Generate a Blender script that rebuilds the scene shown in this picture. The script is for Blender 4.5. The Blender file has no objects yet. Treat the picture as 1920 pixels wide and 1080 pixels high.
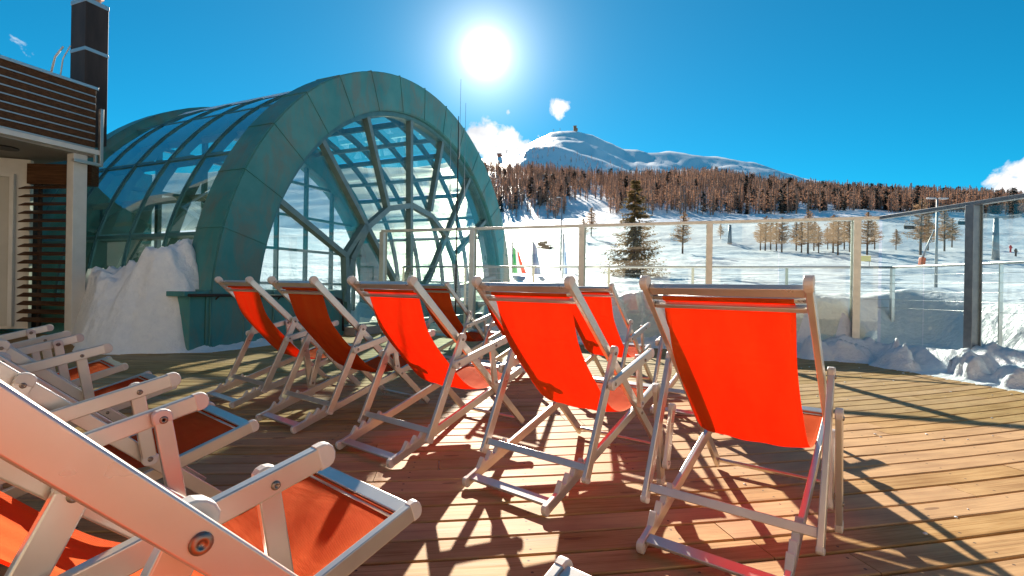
import bpy, bmesh, math, random
import numpy as np
from mathutils import Vector, Matrix, noise
R = math.radians
rnd = random.Random(7)
C = bpy.context.scene.collection
scene = bpy.context.scene

# ------------------------------------------------------------------ camera, sky, sun
F_PX, CX, HC, ROLL = 924.18, 957.0, 0.9754, 0.0168
cam_d = bpy.data.cameras.new("camera")
cam = bpy.data.objects.new("camera", cam_d); C.objects.link(cam)
cam_d.sensor_width = 36.0
cam_d.lens = 36.0 * F_PX / 1920.0
cam_d.shift_x = (960 - CX) / 1920.0
cam_d.clip_start = 0.02; cam_d.clip_end = 20000
cam.location = (0, 0, HC)
cam.rotation_euler = Matrix.Rotation(R(90), 3, 'X').to_euler()
cam.rotation_euler = (Matrix.Rotation(R(90), 3, 'X') @ Matrix.Rotation(ROLL, 3, 'Z')).to_euler()
scene.camera = cam

SUN_AZ, SUN_EL = R(-3.3), R(25.3)          # azimuth from +Y towards +X
SUN = Vector((math.sin(SUN_AZ) * math.cos(SUN_EL), math.cos(SUN_AZ) * math.cos(SUN_EL), math.sin(SUN_EL)))
sd = bpy.data.lights.new("sun", 'SUN'); sd.energy = 5.0; sd.angle = R(0.5); sd.color = (1.0, 0.9, 0.76)
so = bpy.data.objects.new("sun", sd); C.objects.link(so)
so.rotation_euler = (-SUN).to_track_quat('-Z', 'Y').to_euler()

scene.view_settings.view_transform = 'Standard'
scene.view_settings.look = 'None'
scene.view_settings.exposure = 1.25
scene.view_settings.gamma = 1
scene.cycles.max_bounces = 10
scene.cycles.transparent_max_bounces = 24
scene.cycles.caustics_reflective = False
scene.cycles.sample_clamp_indirect = 6.0

W = bpy.data.worlds.new("World"); scene.world = W; W.use_nodes = True
nt = W.node_tree; nt.nodes.clear()
def N(t, ty, **kw):
    n = t.nodes.new(ty)
    for k, v in kw.items():
        if k.startswith('i_'):
            key = k[2:]
            n.inputs[int(key) if key.isdigit() else key].default_value = v
        else: setattr(n, k, v)
    return n
def L(t, a, b): t.links.new(a, b)
def M(t, op, a, b=None, c=None, clamp=False):
    n = t.nodes.new('ShaderNodeMath'); n.operation = op; n.use_clamp = clamp
    for i, v in enumerate((a, b, c)):
        if v is None: continue
        if isinstance(v, (int, float)): n.inputs[i].default_value = v
        else: t.links.new(v, n.inputs[i])
    return n.outputs[0]
def mixc(t, fac, a, b, mode='MIX'):
    n = t.nodes.new('ShaderNodeMix'); n.data_type = 'RGBA'; n.blend_type = mode
    for i, v in ((0, fac), (6, a), (7, b)):
        if isinstance(v, (int, float)): n.inputs[i].default_value = v
        elif isinstance(v, tuple): n.inputs[i].default_value = (*v[:3], 1)
        else: t.links.new(v, n.inputs[i])
    return n.outputs[2]
def ramp(t, fac, stops):
    n = t.nodes.new('ShaderNodeValToRGB'); t.links.new(fac, n.inputs[0])
    e = n.color_ramp.elements
    while len(e) < len(stops): e.new(0.5)
    for q, (p, c) in zip(e, stops):
        q.position = p; q.color = (*c, 1) if len(c) == 3 else c
    return n.outputs[0]

sky = N(nt, 'ShaderNodeTexSky', sky_type='NISHITA', sun_disc=False)
sky.sun_elevation = SUN_EL; sky.sun_rotation = SUN_AZ % (2 * math.pi)
sky.altitude = 2000; sky.air_density = 1.0; sky.dust_density = 0.15; sky.ozone_density = 2.5
tcw = N(nt, 'ShaderNodeTexCoord')
nrm = N(nt, 'ShaderNodeVectorMath', operation='NORMALIZE'); L(nt, tcw.outputs['Generated'], nrm.inputs[0])
dirv = nrm.outputs[0]
def dot(v):
    n = N(nt, 'ShaderNodeVectorMath', operation='DOT_PRODUCT'); L(nt, dirv, n.inputs[0]); n.inputs[1].default_value = v
    return n.outputs['Value']
# the deep, saturated alpine blue
tint = mixc(nt, 1.0, sky.outputs[0], (0.05, 1.04, 1.18), 'MULTIPLY')
# aureole round the sun: sky glow with lens bloom painted into it
cs = dot(tuple(SUN))
ang = M(nt, 'ARCCOSINE', M(nt, 'MINIMUM', cs, 0.999999))
def gauss(a, s): return M(nt, 'EXPONENT', M(nt, 'MULTIPLY', M(nt, 'POWER', M(nt, 'DIVIDE', a, s), 2.0), -1.0))
core = M(nt, 'MULTIPLY', gauss(ang, R(1.3)), 34.0)
glow = M(nt, 'MULTIPLY', M(nt, 'EXPONENT', M(nt, 'DIVIDE', ang, -R(2.5))), 21.0)
aur = M(nt, 'ADD', M(nt, 'ADD', core, glow), M(nt, 'MULTIPLY', M(nt, 'EXPONENT', M(nt, 'DIVIDE', ang, -R(13))), 1.0))
aurc = N(nt, 'ShaderNodeVectorMath', operation='SCALE'); aurc.inputs[0].default_value = (1.0, 0.97, 0.92); L(nt, aur, aurc.inputs['Scale'])
addn = N(nt, 'ShaderNodeVectorMath', operation='ADD'); L(nt, tint, addn.inputs[0]); L(nt, aurc.outputs[0], addn.inputs[1])
# clouds
def pdir(px, py):
    X, Y = px - CX, py - 540
    x = X * math.cos(ROLL) + Y * math.sin(ROLL); y = -X * math.sin(ROLL) + Y * math.cos(ROLL)
    return Vector((x / F_PX, 1, -y / F_PX)).normalized()
nz = N(nt, 'ShaderNodeTexNoise', i_Scale=26.0, i_Detail=9.0, i_Roughness=0.6, i_Distortion=0.4); L(nt, dirv, nz.inputs['Vector'])
nz2 = N(nt, 'ShaderNodeTexNoise', i_Scale=9.0, i_Detail=6.0, i_Roughness=0.55); L(nt, dirv, nz2.inputs['Vector'])
mask = None
for (px, py, sz, amp) in ((905, 262, 2.3, 1.0), (950, 272, 2.0, 1.0), (985, 285, 1.6, .8), (905, 232, 1.0, .62), (930, 295, 2.2, .95), (1047, 203, 1.25, .92), (1060, 215, .55, .5), (952, 211, .45, .55),
                          (1097, 240, .7, .4), (1895, 345, 1.3, .95), (1935, 330, 2.0, 1.0), (40, 95, 1.6, .45)):
    d = dot(tuple(pdir(px, py)))
    a = M(nt, 'ARCCOSINE', M(nt, 'MINIMUM', d, 0.999999))
    g = M(nt, 'MULTIPLY', gauss(a, R(sz)), amp)
    mask = g if mask is None else M(nt, 'MAXIMUM', mask, g)
cl = M(nt, 'ADD', M(nt, 'MULTIPLY', M(nt, 'SUBTRACT', nz.outputs[0], 0.5), 2.1), M(nt, 'MULTIPLY', mask, 1.25))
cl = M(nt, 'MULTIPLY', M(nt, 'SUBTRACT', cl, 0.5), 3.0, clamp=True)
shade = ramp(nt, nz2.outputs[0], [(0.35, (7.6, 7.9, 8.4)), (0.62, (13.0, 12.6, 12.2))])
wcol = mixc(nt, cl, addn.outputs[0], shade)
bg = N(nt, 'ShaderNodeBackground', i_Strength=0.0455); L(nt, wcol, bg.inputs[0])
wo = N(nt, 'ShaderNodeOutputWorld'); L(nt, bg.outputs[0], wo.inputs[0])

# ------------------------------------------------------------------ helpers
def tag(o, label=None, cat=None, group=None, kind=None):
    if label: o['label'] = label
    if cat: o['category'] = cat
    if group: o['group'] = group
    if kind: o['kind'] = kind
    return o
def empty(name, loc=(0, 0, 0), rz=0.0):
    o = bpy.data.objects.new(name, None); C.objects.link(o); o.location = loc; o.rotation_euler = (0, 0, rz)
    o.empty_display_size = 0.1
    return o
def link(name, me, parent=None):
    o = bpy.data.objects.new(name, me); C.objects.link(o)
    if parent: o.parent = parent
    return o
def mk(name, bm, mats, smooth=False):
    me = bpy.data.meshes.new(name); bm.to_mesh(me); bm.free()
    for m in (mats if isinstance(mats, (list, tuple)) else [mats]): me.materials.append(m)
    if smooth:
        for p in me.polygons: p.use_smooth = True
    return me
def pydata(name, v, f, mats, smooth=False):
    me = bpy.data.meshes.new(name); me.from_pydata([tuple(map(float, q)) for q in v], [], f); me.update()
    for m in (mats if isinstance(mats, (list, tuple)) else [mats]): me.materials.append(m)
    if smooth:
        for p in me.polygons: p.use_smooth = True
    return me
def bx(bm, c, s, rot=None, bev=0.0, mi=0):
    """box centre c, full size s, rotation matrix rot"""
    vs = []
    for x in (-.5, .5):
        for y in (-.5, .5):
            for z in (-.5, .5):
                p = Vector((x * s[0], y * s[1], z * s[2]))
                if rot: p = rot @ p
                vs.append(bm.verts.new(p + Vector(c)))
    fs = []
    for q in ((0, 1, 3, 2), (4, 6, 7, 5), (0, 4, 5, 1), (2, 3, 7, 6), (0, 2, 6, 4), (1, 5, 7, 3)):
        f = bm.faces.new([vs[i] for i in q]); f.material_index = mi; fs.append(f)
    if bev > 0:
        es = list({e for f in fs for e in f.edges})
        r = bmesh.ops.bevel(bm, geom=es, offset=bev, segments=2, affect='EDGES', profile=0.6)
        for f in r['faces']: f.material_index = mi; f.smooth = True
def bar(bm, a, b, w, d, up=(0, 0, 1), bev=0.0, mi=0):
    """box from a to b; w across (a x up), d along up"""
    a, b = Vector(a), Vector(b); y = (b - a); ln = y.length; y.normalize()
    x = y.cross(Vector(up)).normalized(); z = x.cross(y)
    m = Matrix((x, y, z)).transposed()
    bx(bm, (a + b) / 2, (w, ln, d), m, bev, mi)
def tube(bm, pts, r, n=8, mi=0, caps=True):
    pts = [Vector(p) for p in pts]; rs = r if isinstance(r, (list, tuple)) else [r] * len(pts)
    rings = []; px = None
    for i, p in enumerate(pts):
        d = (pts[min(i + 1, len(pts) - 1)] - pts[max(i - 1, 0)]).normalized()
        if px is None:
            px = d.orthogonal().normalized()
        px = (px - d * px.dot(d)).normalized(); py = d.cross(px)
        rings.append([bm.verts.new(p + (px * math.cos(t) + py * math.sin(t)) * rs[i]) for t in [2 * math.pi * k / n for k in range(n)]])
    for i in range(len(rings) - 1):
        for k in range(n):
            f = bm.faces.new((rings[i][k], rings[i][(k + 1) % n], rings[i + 1][(k + 1) % n], rings[i + 1][k])); f.smooth = True; f.material_index = mi
    if caps:
        f = bm.faces.new(rings[0][::-1]); f.material_index = mi
        f = bm.faces.new(rings[-1]); f.material_index = mi
def prism(bm, prof, x0, x1, mi=0, bev=0.0):
    """profile of (y,z) points extruded along x"""
    a = [bm.verts.new((x0, y, z)) for y, z in prof]; b = [bm.verts.new((x1, y, z)) for y, z in prof]
    n = len(prof); fs = [bm.faces.new(a), bm.faces.new(b[::-1])]
    for i in range(n): fs.append(bm.faces.new((a[i], b[i], b[(i + 1) % n], a[(i + 1) % n])))
    for f in fs: f.material_index = mi
    bmesh.ops.recalc_face_normals(bm, faces=fs)
    if bev > 0:
        es = [e for e in fs[0].edges] + [e for e in fs[1].edges]
        r = bmesh.ops.bevel(bm, geom=es, offset=bev, segments=2, affect='EDGES', profile=0.6)
        for f in r['faces']: f.material_index = mi; f.smooth = True

# ------------------------------------------------------------------ materials
def mat(name, col=(.5, .5, .5), rough=.6, metal=0.0, spec=.5):
    m = bpy.data.materials.new(name); m.use_nodes = True
    b = m.node_tree.nodes['Principled BSDF']
    b.inputs['Base Color'].default_value = (*col, 1); b.inputs['Roughness'].default_value = rough
    b.inputs['Metallic'].default_value = metal; b.inputs['Specular IOR Level'].default_value = spec
    return m, m.node_tree, b
def coords(t, kind='Object', scale=(1, 1, 1)):
    tc = N(t, 'ShaderNodeTexCoord'); mp = N(t, 'ShaderNodeMapping'); mp.inputs['Scale'].default_value = scale
    L(t, tc.outputs[kind], mp.inputs[0]); return mp.outputs[0]
def bump(t, b, h, strength=.3, dist=.01):
    n = N(t, 'ShaderNodeBump', i_Strength=strength, i_Distance=dist); L(t, h, n.inputs['Height']); L(t, n.outputs[0], b.inputs['Normal'])
def noisy(name, c1, c2, scale=5., rough=.6, metal=0., det=5., stretch=(1, 1, 1), bs=0., bd=.01, lo=.35, hi=.65, rvar=0., spec=.5):
    m, t, b = mat(name, c1, rough, metal, spec)
    v = coords(t, 'Object', stretch)
    n = N(t, 'ShaderNodeTexNoise', i_Scale=scale, i_Detail=det, i_Roughness=.6); L(t, v, n.inputs['Vector'])
    L(t, ramp(t, n.outputs[0], [(lo, c1), (hi, c2)]), b.inputs['Base Color'])
    if rvar: L(t, M(t, 'MULTIPLY_ADD', n.outputs[0], rvar, rough - rvar / 2), b.inputs['Roughness'])
    if bs: bump(t, b, n.outputs[0], bs, bd)
    return m

# aluminium of the chairs: satin anodised, faint brushing and grime
alu, t, b = mat('satin aluminium', (.80, .775, .74), .28, .62, .6)
v = coords(t, 'Object', (6, 3, 6)); n = N(t, 'ShaderNodeTexNoise', i_Scale=2., i_Detail=4.); L(t, v, n.inputs['Vector'])
L(t, M(t, 'MULTIPLY_ADD', n.outputs[0], .08, .25), b.inputs['Roughness'])
v2 = coords(t); n2 = N(t, 'ShaderNodeTexNoise', i_Scale=9., i_Detail=6.); L(t, v2, n2.inputs['Vector'])
L(t, ramp(t, n2.outputs[0], [(.25, (.61, .565, .515)), (.5, (.66, .615, .565)), (.8, (.70, .655, .60))]), b.inputs['Base Color'])
cap_m = noisy('white plastic cap', (.74, .68, .63), (.66, .60, .55), 14., .38)
bolt_m = mat('zinc bolt', (.30, .24, .20), .42, 1.0)[0]

# sling cloth: woven, lets the sun through
cloth = bpy.data.materials.new('orange sling cloth'); cloth.use_nodes = True; t = cloth.node_tree; t.nodes.clear()
uvn = N(t, 'ShaderNodeUVMap')
sx = N(t, 'ShaderNodeSeparateXYZ'); L(t, uvn.outputs[0], sx.inputs[0])
wu = M(t, 'SINE', M(t, 'MULTIPLY', sx.outputs[0], 2 * math.pi / .0060)); wv = M(t, 'SINE', M(t, 'MULTIPLY', sx.outputs[1], 2 * math.pi / .0060))
weave = M(t, 'MULTIPLY', wu, wv)
fn = N(t, 'ShaderNodeTexNoise', i_Scale=900., i_Detail=2.); L(t, uvn.outputs[0], fn.inputs['Vector'])
lmp = N(t, 'ShaderNodeMapping'); lmp.inputs['Scale'].default_value = (11., 2.6, 1); L(t, uvn.outputs[0], lmp.inputs[0])
oi = N(t, 'ShaderNodeObjectInfo'); lad = N(t, 'ShaderNodeVectorMath', operation='ADD'); L(t, lmp.outputs[0], lad.inputs[0]); L(t, M(t, 'MULTIPLY', oi.outputs['Random'], 40.), lad.inputs[1])
ln_ = N(t, 'ShaderNodeTexNoise', i_Scale=1., i_Detail=5.); L(t, lad.outputs[0], ln_.inputs['Vector'])
hgt = M(t, 'ADD', weave, M(t, 'MULTIPLY', fn.outputs[0], 2.0))
ccol = mixc(t, M(t, 'MULTIPLY', ln_.outputs[0], .9), (.95, .14, .012), (.82, .09, .010))
ccol = mixc(t, M(t, 'MULTIPLY_ADD', weave, .20, .16), ccol, (.95, .22, .07))
edge = M(t, 'SUBTRACT', .226, M(t, 'ABSOLUTE', M(t, 'SUBTRACT', sx.outputs[0], .226)))
hemf = M(t, 'LESS_THAN', edge, .016); stitch = M(t, 'LESS_THAN', M(t, 'ABSOLUTE', M(t, 'SUBTRACT', edge, .0145)), .0012)
ccol = mixc(t, M(t, 'MULTIPLY', hemf, .25), ccol, (.60, .05, .008))
crs = N(t, 'ShaderNodeMapping'); crs.inputs['Scale'].default_value = (2.2, 9.0, 1); L(t, uvn.outputs[0], crs.inputs[0])
cr = N(t, 'ShaderNodeTexNoise', i_Scale=1., i_Detail=3., i_Distortion=.8); L(t, crs.outputs[0], cr.inputs['Vector'])
bn0 = N(t, 'ShaderNodeBump', i_Strength=.55, i_Distance=.02); L(t, cr.outputs[0], bn0.inputs['Height'])
bn = N(t, 'ShaderNodeBump', i_Strength=.6, i_Distance=.001); L(t, M(t, 'SUBTRACT', hgt, M(t, 'MULTIPLY', stitch, 3.)), bn.inputs['Height']); L(t, bn0.outputs[0], bn.inputs['Normal'])
pr = N(t, 'ShaderNodeBsdfPrincipled', i_Roughness=.85); pr.inputs['Specular IOR Level'].default_value = .12
pr.inputs['Sheen Weight'].default_value = .0
L(t, ccol, pr.inputs['Base Color']); L(t, bn.outputs[0], pr.inputs['Normal'])
tr = N(t, 'ShaderNodeBsdfTranslucent'); tr.inputs[0].default_value = (.92, .007, .001, 1)
thin = ramp(t, ln_.outputs[0], [(.3, (.34, .34, .34)), (.7, (.54, .54, .54))])
mx = N(t, 'ShaderNodeMixShader'); L(t, M(t, 'SUBTRACT', M(t, 'MULTIPLY_ADD', weave, .05, thin), M(t, 'MULTIPLY', hemf, .16)), mx.inputs[0]); L(t, bn.outputs[0], tr.inputs['Normal']); L(t, pr.outputs[0], mx.inputs[1]); L(t, tr.outputs[0], mx.inputs[2])
om = N(t, 'ShaderNodeOutputMaterial'); L(t, mx.outputs[0], om.inputs[0])

# deck boards (UV in metres: x along the board, y across; attribute "board" = random per board)
deck_m, t, b = mat('larch decking', (.4, .25, .13), .55, 0, .22)
uvn = N(t, 'ShaderNodeUVMap'); at = N(t, 'ShaderNodeAttribute', attribute_name='board')
sx = N(t, 'ShaderNodeSeparateXYZ'); L(t, uvn.outputs[0], sx.inputs[0])
cb = N(t, 'ShaderNodeCombineXYZ'); L(t, M(t, 'MULTIPLY', sx.outputs[0], 1.6), cb.inputs[0]); L(t, M(t, 'MULTIPLY', sx.outputs[1], 60.), cb.inputs[1]); L(t, M(t, 'MULTIPLY', at.outputs['Fac'], 57.), cb.inputs[2])
g1 = N(t, 'ShaderNodeTexNoise', i_Scale=1., i_Detail=6., i_Roughness=.62, i_Distortion=.7); L(t, cb.outputs[0], g1.inputs['Vector'])
cb2 = N(t, 'ShaderNodeCombineXYZ'); L(t, M(t, 'MULTIPLY', sx.outputs[0], 3.), cb2.inputs[0]); L(t, M(t, 'MULTIPLY', sx.outputs[1], 9.), cb2.inputs[1]); L(t, M(t, 'MULTIPLY', at.outputs['Fac'], 91.), cb2.inputs[2])
g2 = N(t, 'ShaderNodeTexNoise', i_Scale=1., i_Detail=4.); L(t, cb2.outputs[0], g2.inputs['Vector'])
kn = N(t, 'ShaderNodeTexVoronoi', i_Scale=1., feature='F1'); 
cb3 = N(t, 'ShaderNodeCombineXYZ'); L(t, M(t, 'MULTIPLY', sx.outputs[0], 2.2), cb3.inputs[0]); L(t, M(t, 'MULTIPLY', sx.outputs[1], 9.), cb3.inputs[1]); L(t, M(t, 'MULTIPLY', at.outputs['Fac'], 33.), cb3.inputs[2]); L(t, cb3.outputs[0], kn.inputs['Vector'])
base = ramp(t, g1.outputs[0], [(.22, (.22, .115, .046)), (.42, (.44, .262, .115)), (.56, (.56, .36, .170)), (.66, (.44, .26, .110)), (.82, (.29, .16, .064))])
base = mixc(t, M(t, 'MULTIPLY_ADD', at.outputs['Fac'], .5, .0), base, (.50, .265, .105), 'MIX')
dirt = ramp(t, g2.outputs[0], [(.38, (1, 1, 1)), (.72, (.62, .56, .50))])
base = mixc(t, .8, base, dirt, 'MULTIPLY')
brt = N(t, 'ShaderNodeBrightContrast'); L(t, base, brt.inputs[0]); L(t, M(t, 'MULTIPLY_ADD', at.outputs['Fac'], .08, -.04), brt.inputs[1])
knot = M(t, 'LESS_THAN', kn.outputs['Distance'], .10)
base = mixc(t, M(t, 'MULTIPLY', knot, .55), brt.outputs[0], (.13, .06, .03))
# nail heads, two to a board over every joist
nu = M(t, 'ABSOLUTE', M(t, 'SUBTRACT', M(t, 'FLOORED_MODULO', sx.outputs[0], .60), .30))
nv = M(t, 'SUBTRACT', M(t, 'ABSOLUTE', M(t, 'SUBTRACT', sx.outputs[1], .069)), .036)
nd = M(t, 'SQRT', M(t, 'ADD', M(t, 'POWER', nu, 2.), M(t, 'POWER', nv, 2.)))
nail = M(t, 'LESS_THAN', nd, .0055)
base = mixc(t, M(t, 'MULTIPLY', nail, .85), base, (.05, .04, .035))
L(t, base, b.inputs['Base Color'])
L(t, M(t, 'MULTIPLY_ADD', g1.outputs[0], .3, .52), b.inputs['Roughness'])
bump(t, b, M(t, 'SUBTRACT', g1.outputs[0], M(t, 'MULTIPLY', nail, 1.)), .35, .004)
joist_m = noisy('dark joists', (.05, .035, .02), (.03, .02, .015), 4., .9)

# snow
def snow_mat(name, sc=(1, 1, 1), c1=(.80, .83, .87), c2=(.88, .89, .90), s1=3., bs=.5, bd=.05):
    m, t, b = mat(name, c2, .5, 0, .3)
    v = coords(t, 'Object', sc)
    n1 = N(t, 'ShaderNodeTexNoise', i_Scale=s1, i_Detail=8., i_Roughness=.62); L(t, v, n1.inputs['Vector'])
    L(t, ramp(t, n1.outputs[0], [(.3, c1), (.6, c2)]), b.inputs['Base Color'])
    bump(t, b, n1.outputs[0], bs, bd)
    b.inputs['Subsurface Weight'].default_value = 0.0
    return m
snow_pile_m = snow_mat('piled snow', c1=(.77, .80, .84), c2=(.86, .88, .90), s1=9., bs=.7, bd=.05)
snow_field = snow_mat('snow field', (1, 1, 1), (.76, .80, .86), (.88, .89, .90), .55, .8, .35)
t = snow_field.node_tree; b = t.nodes['Principled BSDF']
v = coords(t, 'Object', (.10, .55, .05)); wv_ = N(t, 'ShaderNodeTexNoise', i_Scale=1., i_Detail=7., i_Roughness=.7); L(t, v, wv_.inputs['Vector'])
b2 = N(t, 'ShaderNodeBump', i_Strength=.4, i_Distance=.25); L(t, wv_.outputs[0], b2.inputs['Height'])
old = b.inputs['Normal'].links[0].from_node; L(t, old.outputs[0], b2.inputs['Normal']); L(t, b2.outputs[0], b.inputs['Normal'])

def glass(name, tint_, refl=.06, rough=0.0, rcol=(1, 1, 1), veil=0.0, veilcol=(.7, .8, .8)):
    m = bpy.data.materials.new(name); m.use_nodes = True; t = m.node_tree; t.nodes.clear()
    tp = N(t, 'ShaderNodeBsdfTransparent'); tp.inputs[0].default_value = (*tint_, 1)
    gl = N(t, 'ShaderNodeBsdfGlossy', i_Roughness=rough); gl.inputs[0].default_value = (*rcol, 1)
    lw = N(t, 'ShaderNodeLayerWeight', i_Blend=.5)
    f = M(t, 'POWER', lw.outputs['Facing'], 4.0)
    f = M(t, 'MULTIPLY_ADD', f, 1 - refl, refl, clamp=True)
    m1 = N(t, 'ShaderNodeMixShader'); L(t, f, m1.inputs[0]); L(t, tp.outputs[0], m1.inputs[1]); L(t, gl.outputs[0], m1.inputs[2])
    o = N(t, 'ShaderNodeOutputMaterial')
    if veil > 0:
        df = N(t, 'ShaderNodeBsdfDiffuse'); df.inputs[0].default_value = (*veilcol, 1)
        v = coords(t, 'Object', (1, 1, 1)); n = N(t, 'ShaderNodeTexNoise', i_Scale=2.5, i_Detail=7.); L(t, v, n.inputs['Vector'])
        m2 = N(t, 'ShaderNodeMixShader'); L(t, M(t, 'MULTIPLY', n.outputs[0], veil * 2), m2.inputs[0]); L(t, m1.outputs[0], m2.inputs[1]); L(t, df.outputs[0], m2.inputs[2])
        L(t, m2.outputs[0], o.inputs[0])
    else: L(t, m1.outputs[0], o.inputs[0])
    return m
fence_glass = glass('fence glass', (.84, .95, .92), .085, .0, (1, 1, 1), .045)
front_glass = glass('arch window glass', (.84, .94, .94), .10, .0, (1, 1, 1), .03)
roof_glass = glass('solar roof glass', (.90, .94, .76), .30, .0, (.75, .95, 1), .015)

copper = noisy('patinated copper', (.024, .195, .20), (.075, .265, .26), 1.1, .55, .1, 8., (1, 1, 1), .12, .02, .3, .62, .15)
t = copper.node_tree; b = t.nodes['Principled BSDF']
v = coords(t, 'Object', (1, 1, .45)); n = N(t, 'ShaderNodeTexNoise', i_Scale=2.1, i_Detail=9., i_Roughness=.7, i_Distortion=.6); L(t, v, n.inputs['Vector'])
f = ramp(t, n.outputs[0], [(.46, (0, 0, 0)), (.62, (1, 1, 1))])
src = b.inputs['Base Color'].links[0].from_socket
L(t, mixc(t, M(t, 'MULTIPLY', f, .45), src, (.20, .145, .10)), b.inputs['Base Color'])
teal_frame = noisy('teal painted frame', (.05, .16, .18), (.08, .21, .22), 5., .42, .2, 5., (1, 1, 1), 0, .01, .35, .65, .1)
spoke_m = noisy('weathered grey green frame', (.11, .19, .195), (.17, .25, .25), 6., .42, .2, 5., (1, 1, 1), 0, .01, .35, .65, .1)
rib_paint = noisy('grey green rib paint', (.16, .27, .28), (.22, .33, .33), 4., .45, .1)

post_cream = noisy('pale grey post', (.60, .60, .56), (.72, .71, .66), 8., .38, .45)
post_dark = noisy('weathered grey post', (.22, .24, .27), (.30, .32, .34), 8., .42, .5)
steel = mat('stainless steel', (.62, .62, .60), .28, 1.0)[0]
white_paint = noisy('white paint', (.62, .62, .60), (.70, .70, .68), 3., .5)
brown_wood = noisy('dark brown slats', (.060, .028, .014), (.115, .056, .027), 2.5, .6, 0, 7., (1, 6, 14), .2, .004, spec=.12)
dark_metal = noisy('dark flue cladding', (.030, .025, .024), (.060, .046, .042), 3., .55, .1, 6., (1, 1, .2), spec=.2)
copper_raw = mat('bare copper', (.55, .28, .18), .35, .9)[0]
light_metal = mat('light metal strip', (.55, .55, .54), .35, .8)[0]
black_m = mat('black plastic', (.012, .012, .014), .5)[0]
door_m = noisy('cream door panel', (.46, .45, .41), (.52, .51, .47), 1.3, .5)

# ------------------------------------------------------------------ ground: terrain as one sheet
def hz_elev(px, py):        # elevation (tan) of a pixel direction over the level horizon
    d = pdir(px, py); return d.z / d.y
def tanaz(px, py=400):
    d = pdir(px, py); return d.x / d.y
def curve(pts):
    a = np.array([tanaz(p[0], p[1]) for p in pts]); e = np.array([hz_elev(*p) for p in pts])
    return lambda x: np.interp(x, a, e)
crest = curve([(-900, 400), (0, 330), (600, 300), (880, 305), (940, 312), (1000, 314), (1060, 322), (1150, 328), (1250, 326), (1320, 322), (1400, 332), (1500, 346), (1600, 353), (1700, 362), (1800, 365), (1920, 374), (2600, 380)])
mount = curve([(-900, 420), (0, 400), (700, 330), (860, 300), (915, 296), (950, 289), (980, 276), (1000, 265), (1015, 256), (1033, 247), (1050, 244), (1075, 243), (1095, 247), (1112, 251), (1130, 260), (1150, 269), (1170, 278), (1195, 279), (1215, 284), (1250, 283), (1290, 287), (1330, 291), (1370, 297), (1410, 303), (1445, 313), (1500, 330), (1600, 352), (1800, 380), (2600, 420)])
sub = curve([(-900, 430), (0, 400), (700, 345), (880, 318), (920, 302), (960, 286), (1000, 277), (1040, 276), (1070, 282), (1100, 292), (1140, 305), (1180, 318), (1300, 335), (1500, 360), (2600, 420)])
base_f = curve([(-900, 440), (0, 430), (700, 430), (900, 424), (1000, 416), (1100, 408), (1200, 402), (1400, 404), (1500, 398), (1700, 402), (1920, 405), (2600, 420)])
FENCE_A = (-2.73, 10.42); FENCE_B = (5.59, 7.47); FENCE_C = (5.88, 5.64)
DIRR = (FENCE_C[0] - FENCE_B[0], FENCE_C[1] - FENCE_B[1])
def fence_dist(x, y):
    """signed distance outside the two fence runs (positive = beyond the glass)"""
    ax, ay = FENCE_A; bx_, by = FENCE_B
    d = np.array([bx_ - ax, by - ay]); d = d / np.hypot(*d); n = np.array([-d[1], d[0]])
    d1 = (x - ax) * n[0] + (y - ay) * n[1]
    e = np.array(DIRR) / np.hypot(*DIRR); n2 = np.array([-e[1], e[0]])
    d2 = (x - bx_) * n2[0] + (y - by) * n2[1]
    return np.maximum(d1, d2)
def fbm(x, y, seed=0, oct_=5):
    """cheap value noise, vectorised"""
    out = np.zeros_like(x, dtype=float); amp = 1.0; tot = 0
    for o in range(oct_):
        xi = np.floor(x).astype(int); yi = np.floor(y).astype(int); fx = x - xi; fy = y - yi
        fx = fx * fx * (3 - 2 * fx); fy = fy * fy * (3 - 2 * fy)
        def h(a, b_):
            n = (a * 374761393 + b_ * 668265263 + (seed + o * 17) * 1442695041) & 0x7fffffff
            n = (n ^ (n >> 13)) * 1274126177 & 0x7fffffff
            return ((n ^ (n >> 16)) & 0xffff) / 65535.0
        v = (h(xi, yi) * (1 - fx) + h(xi + 1, yi) * fx) * (1 - fy) + (h(xi, yi + 1) * (1 - fx) + h(xi + 1, yi + 1) * fx) * fy
        out += (v - .5) * amp; tot += amp; amp *= .5; x = x * 2.03 + 11.3; y = y * 2.03 + 5.7
    return out / tot * 2
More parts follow.
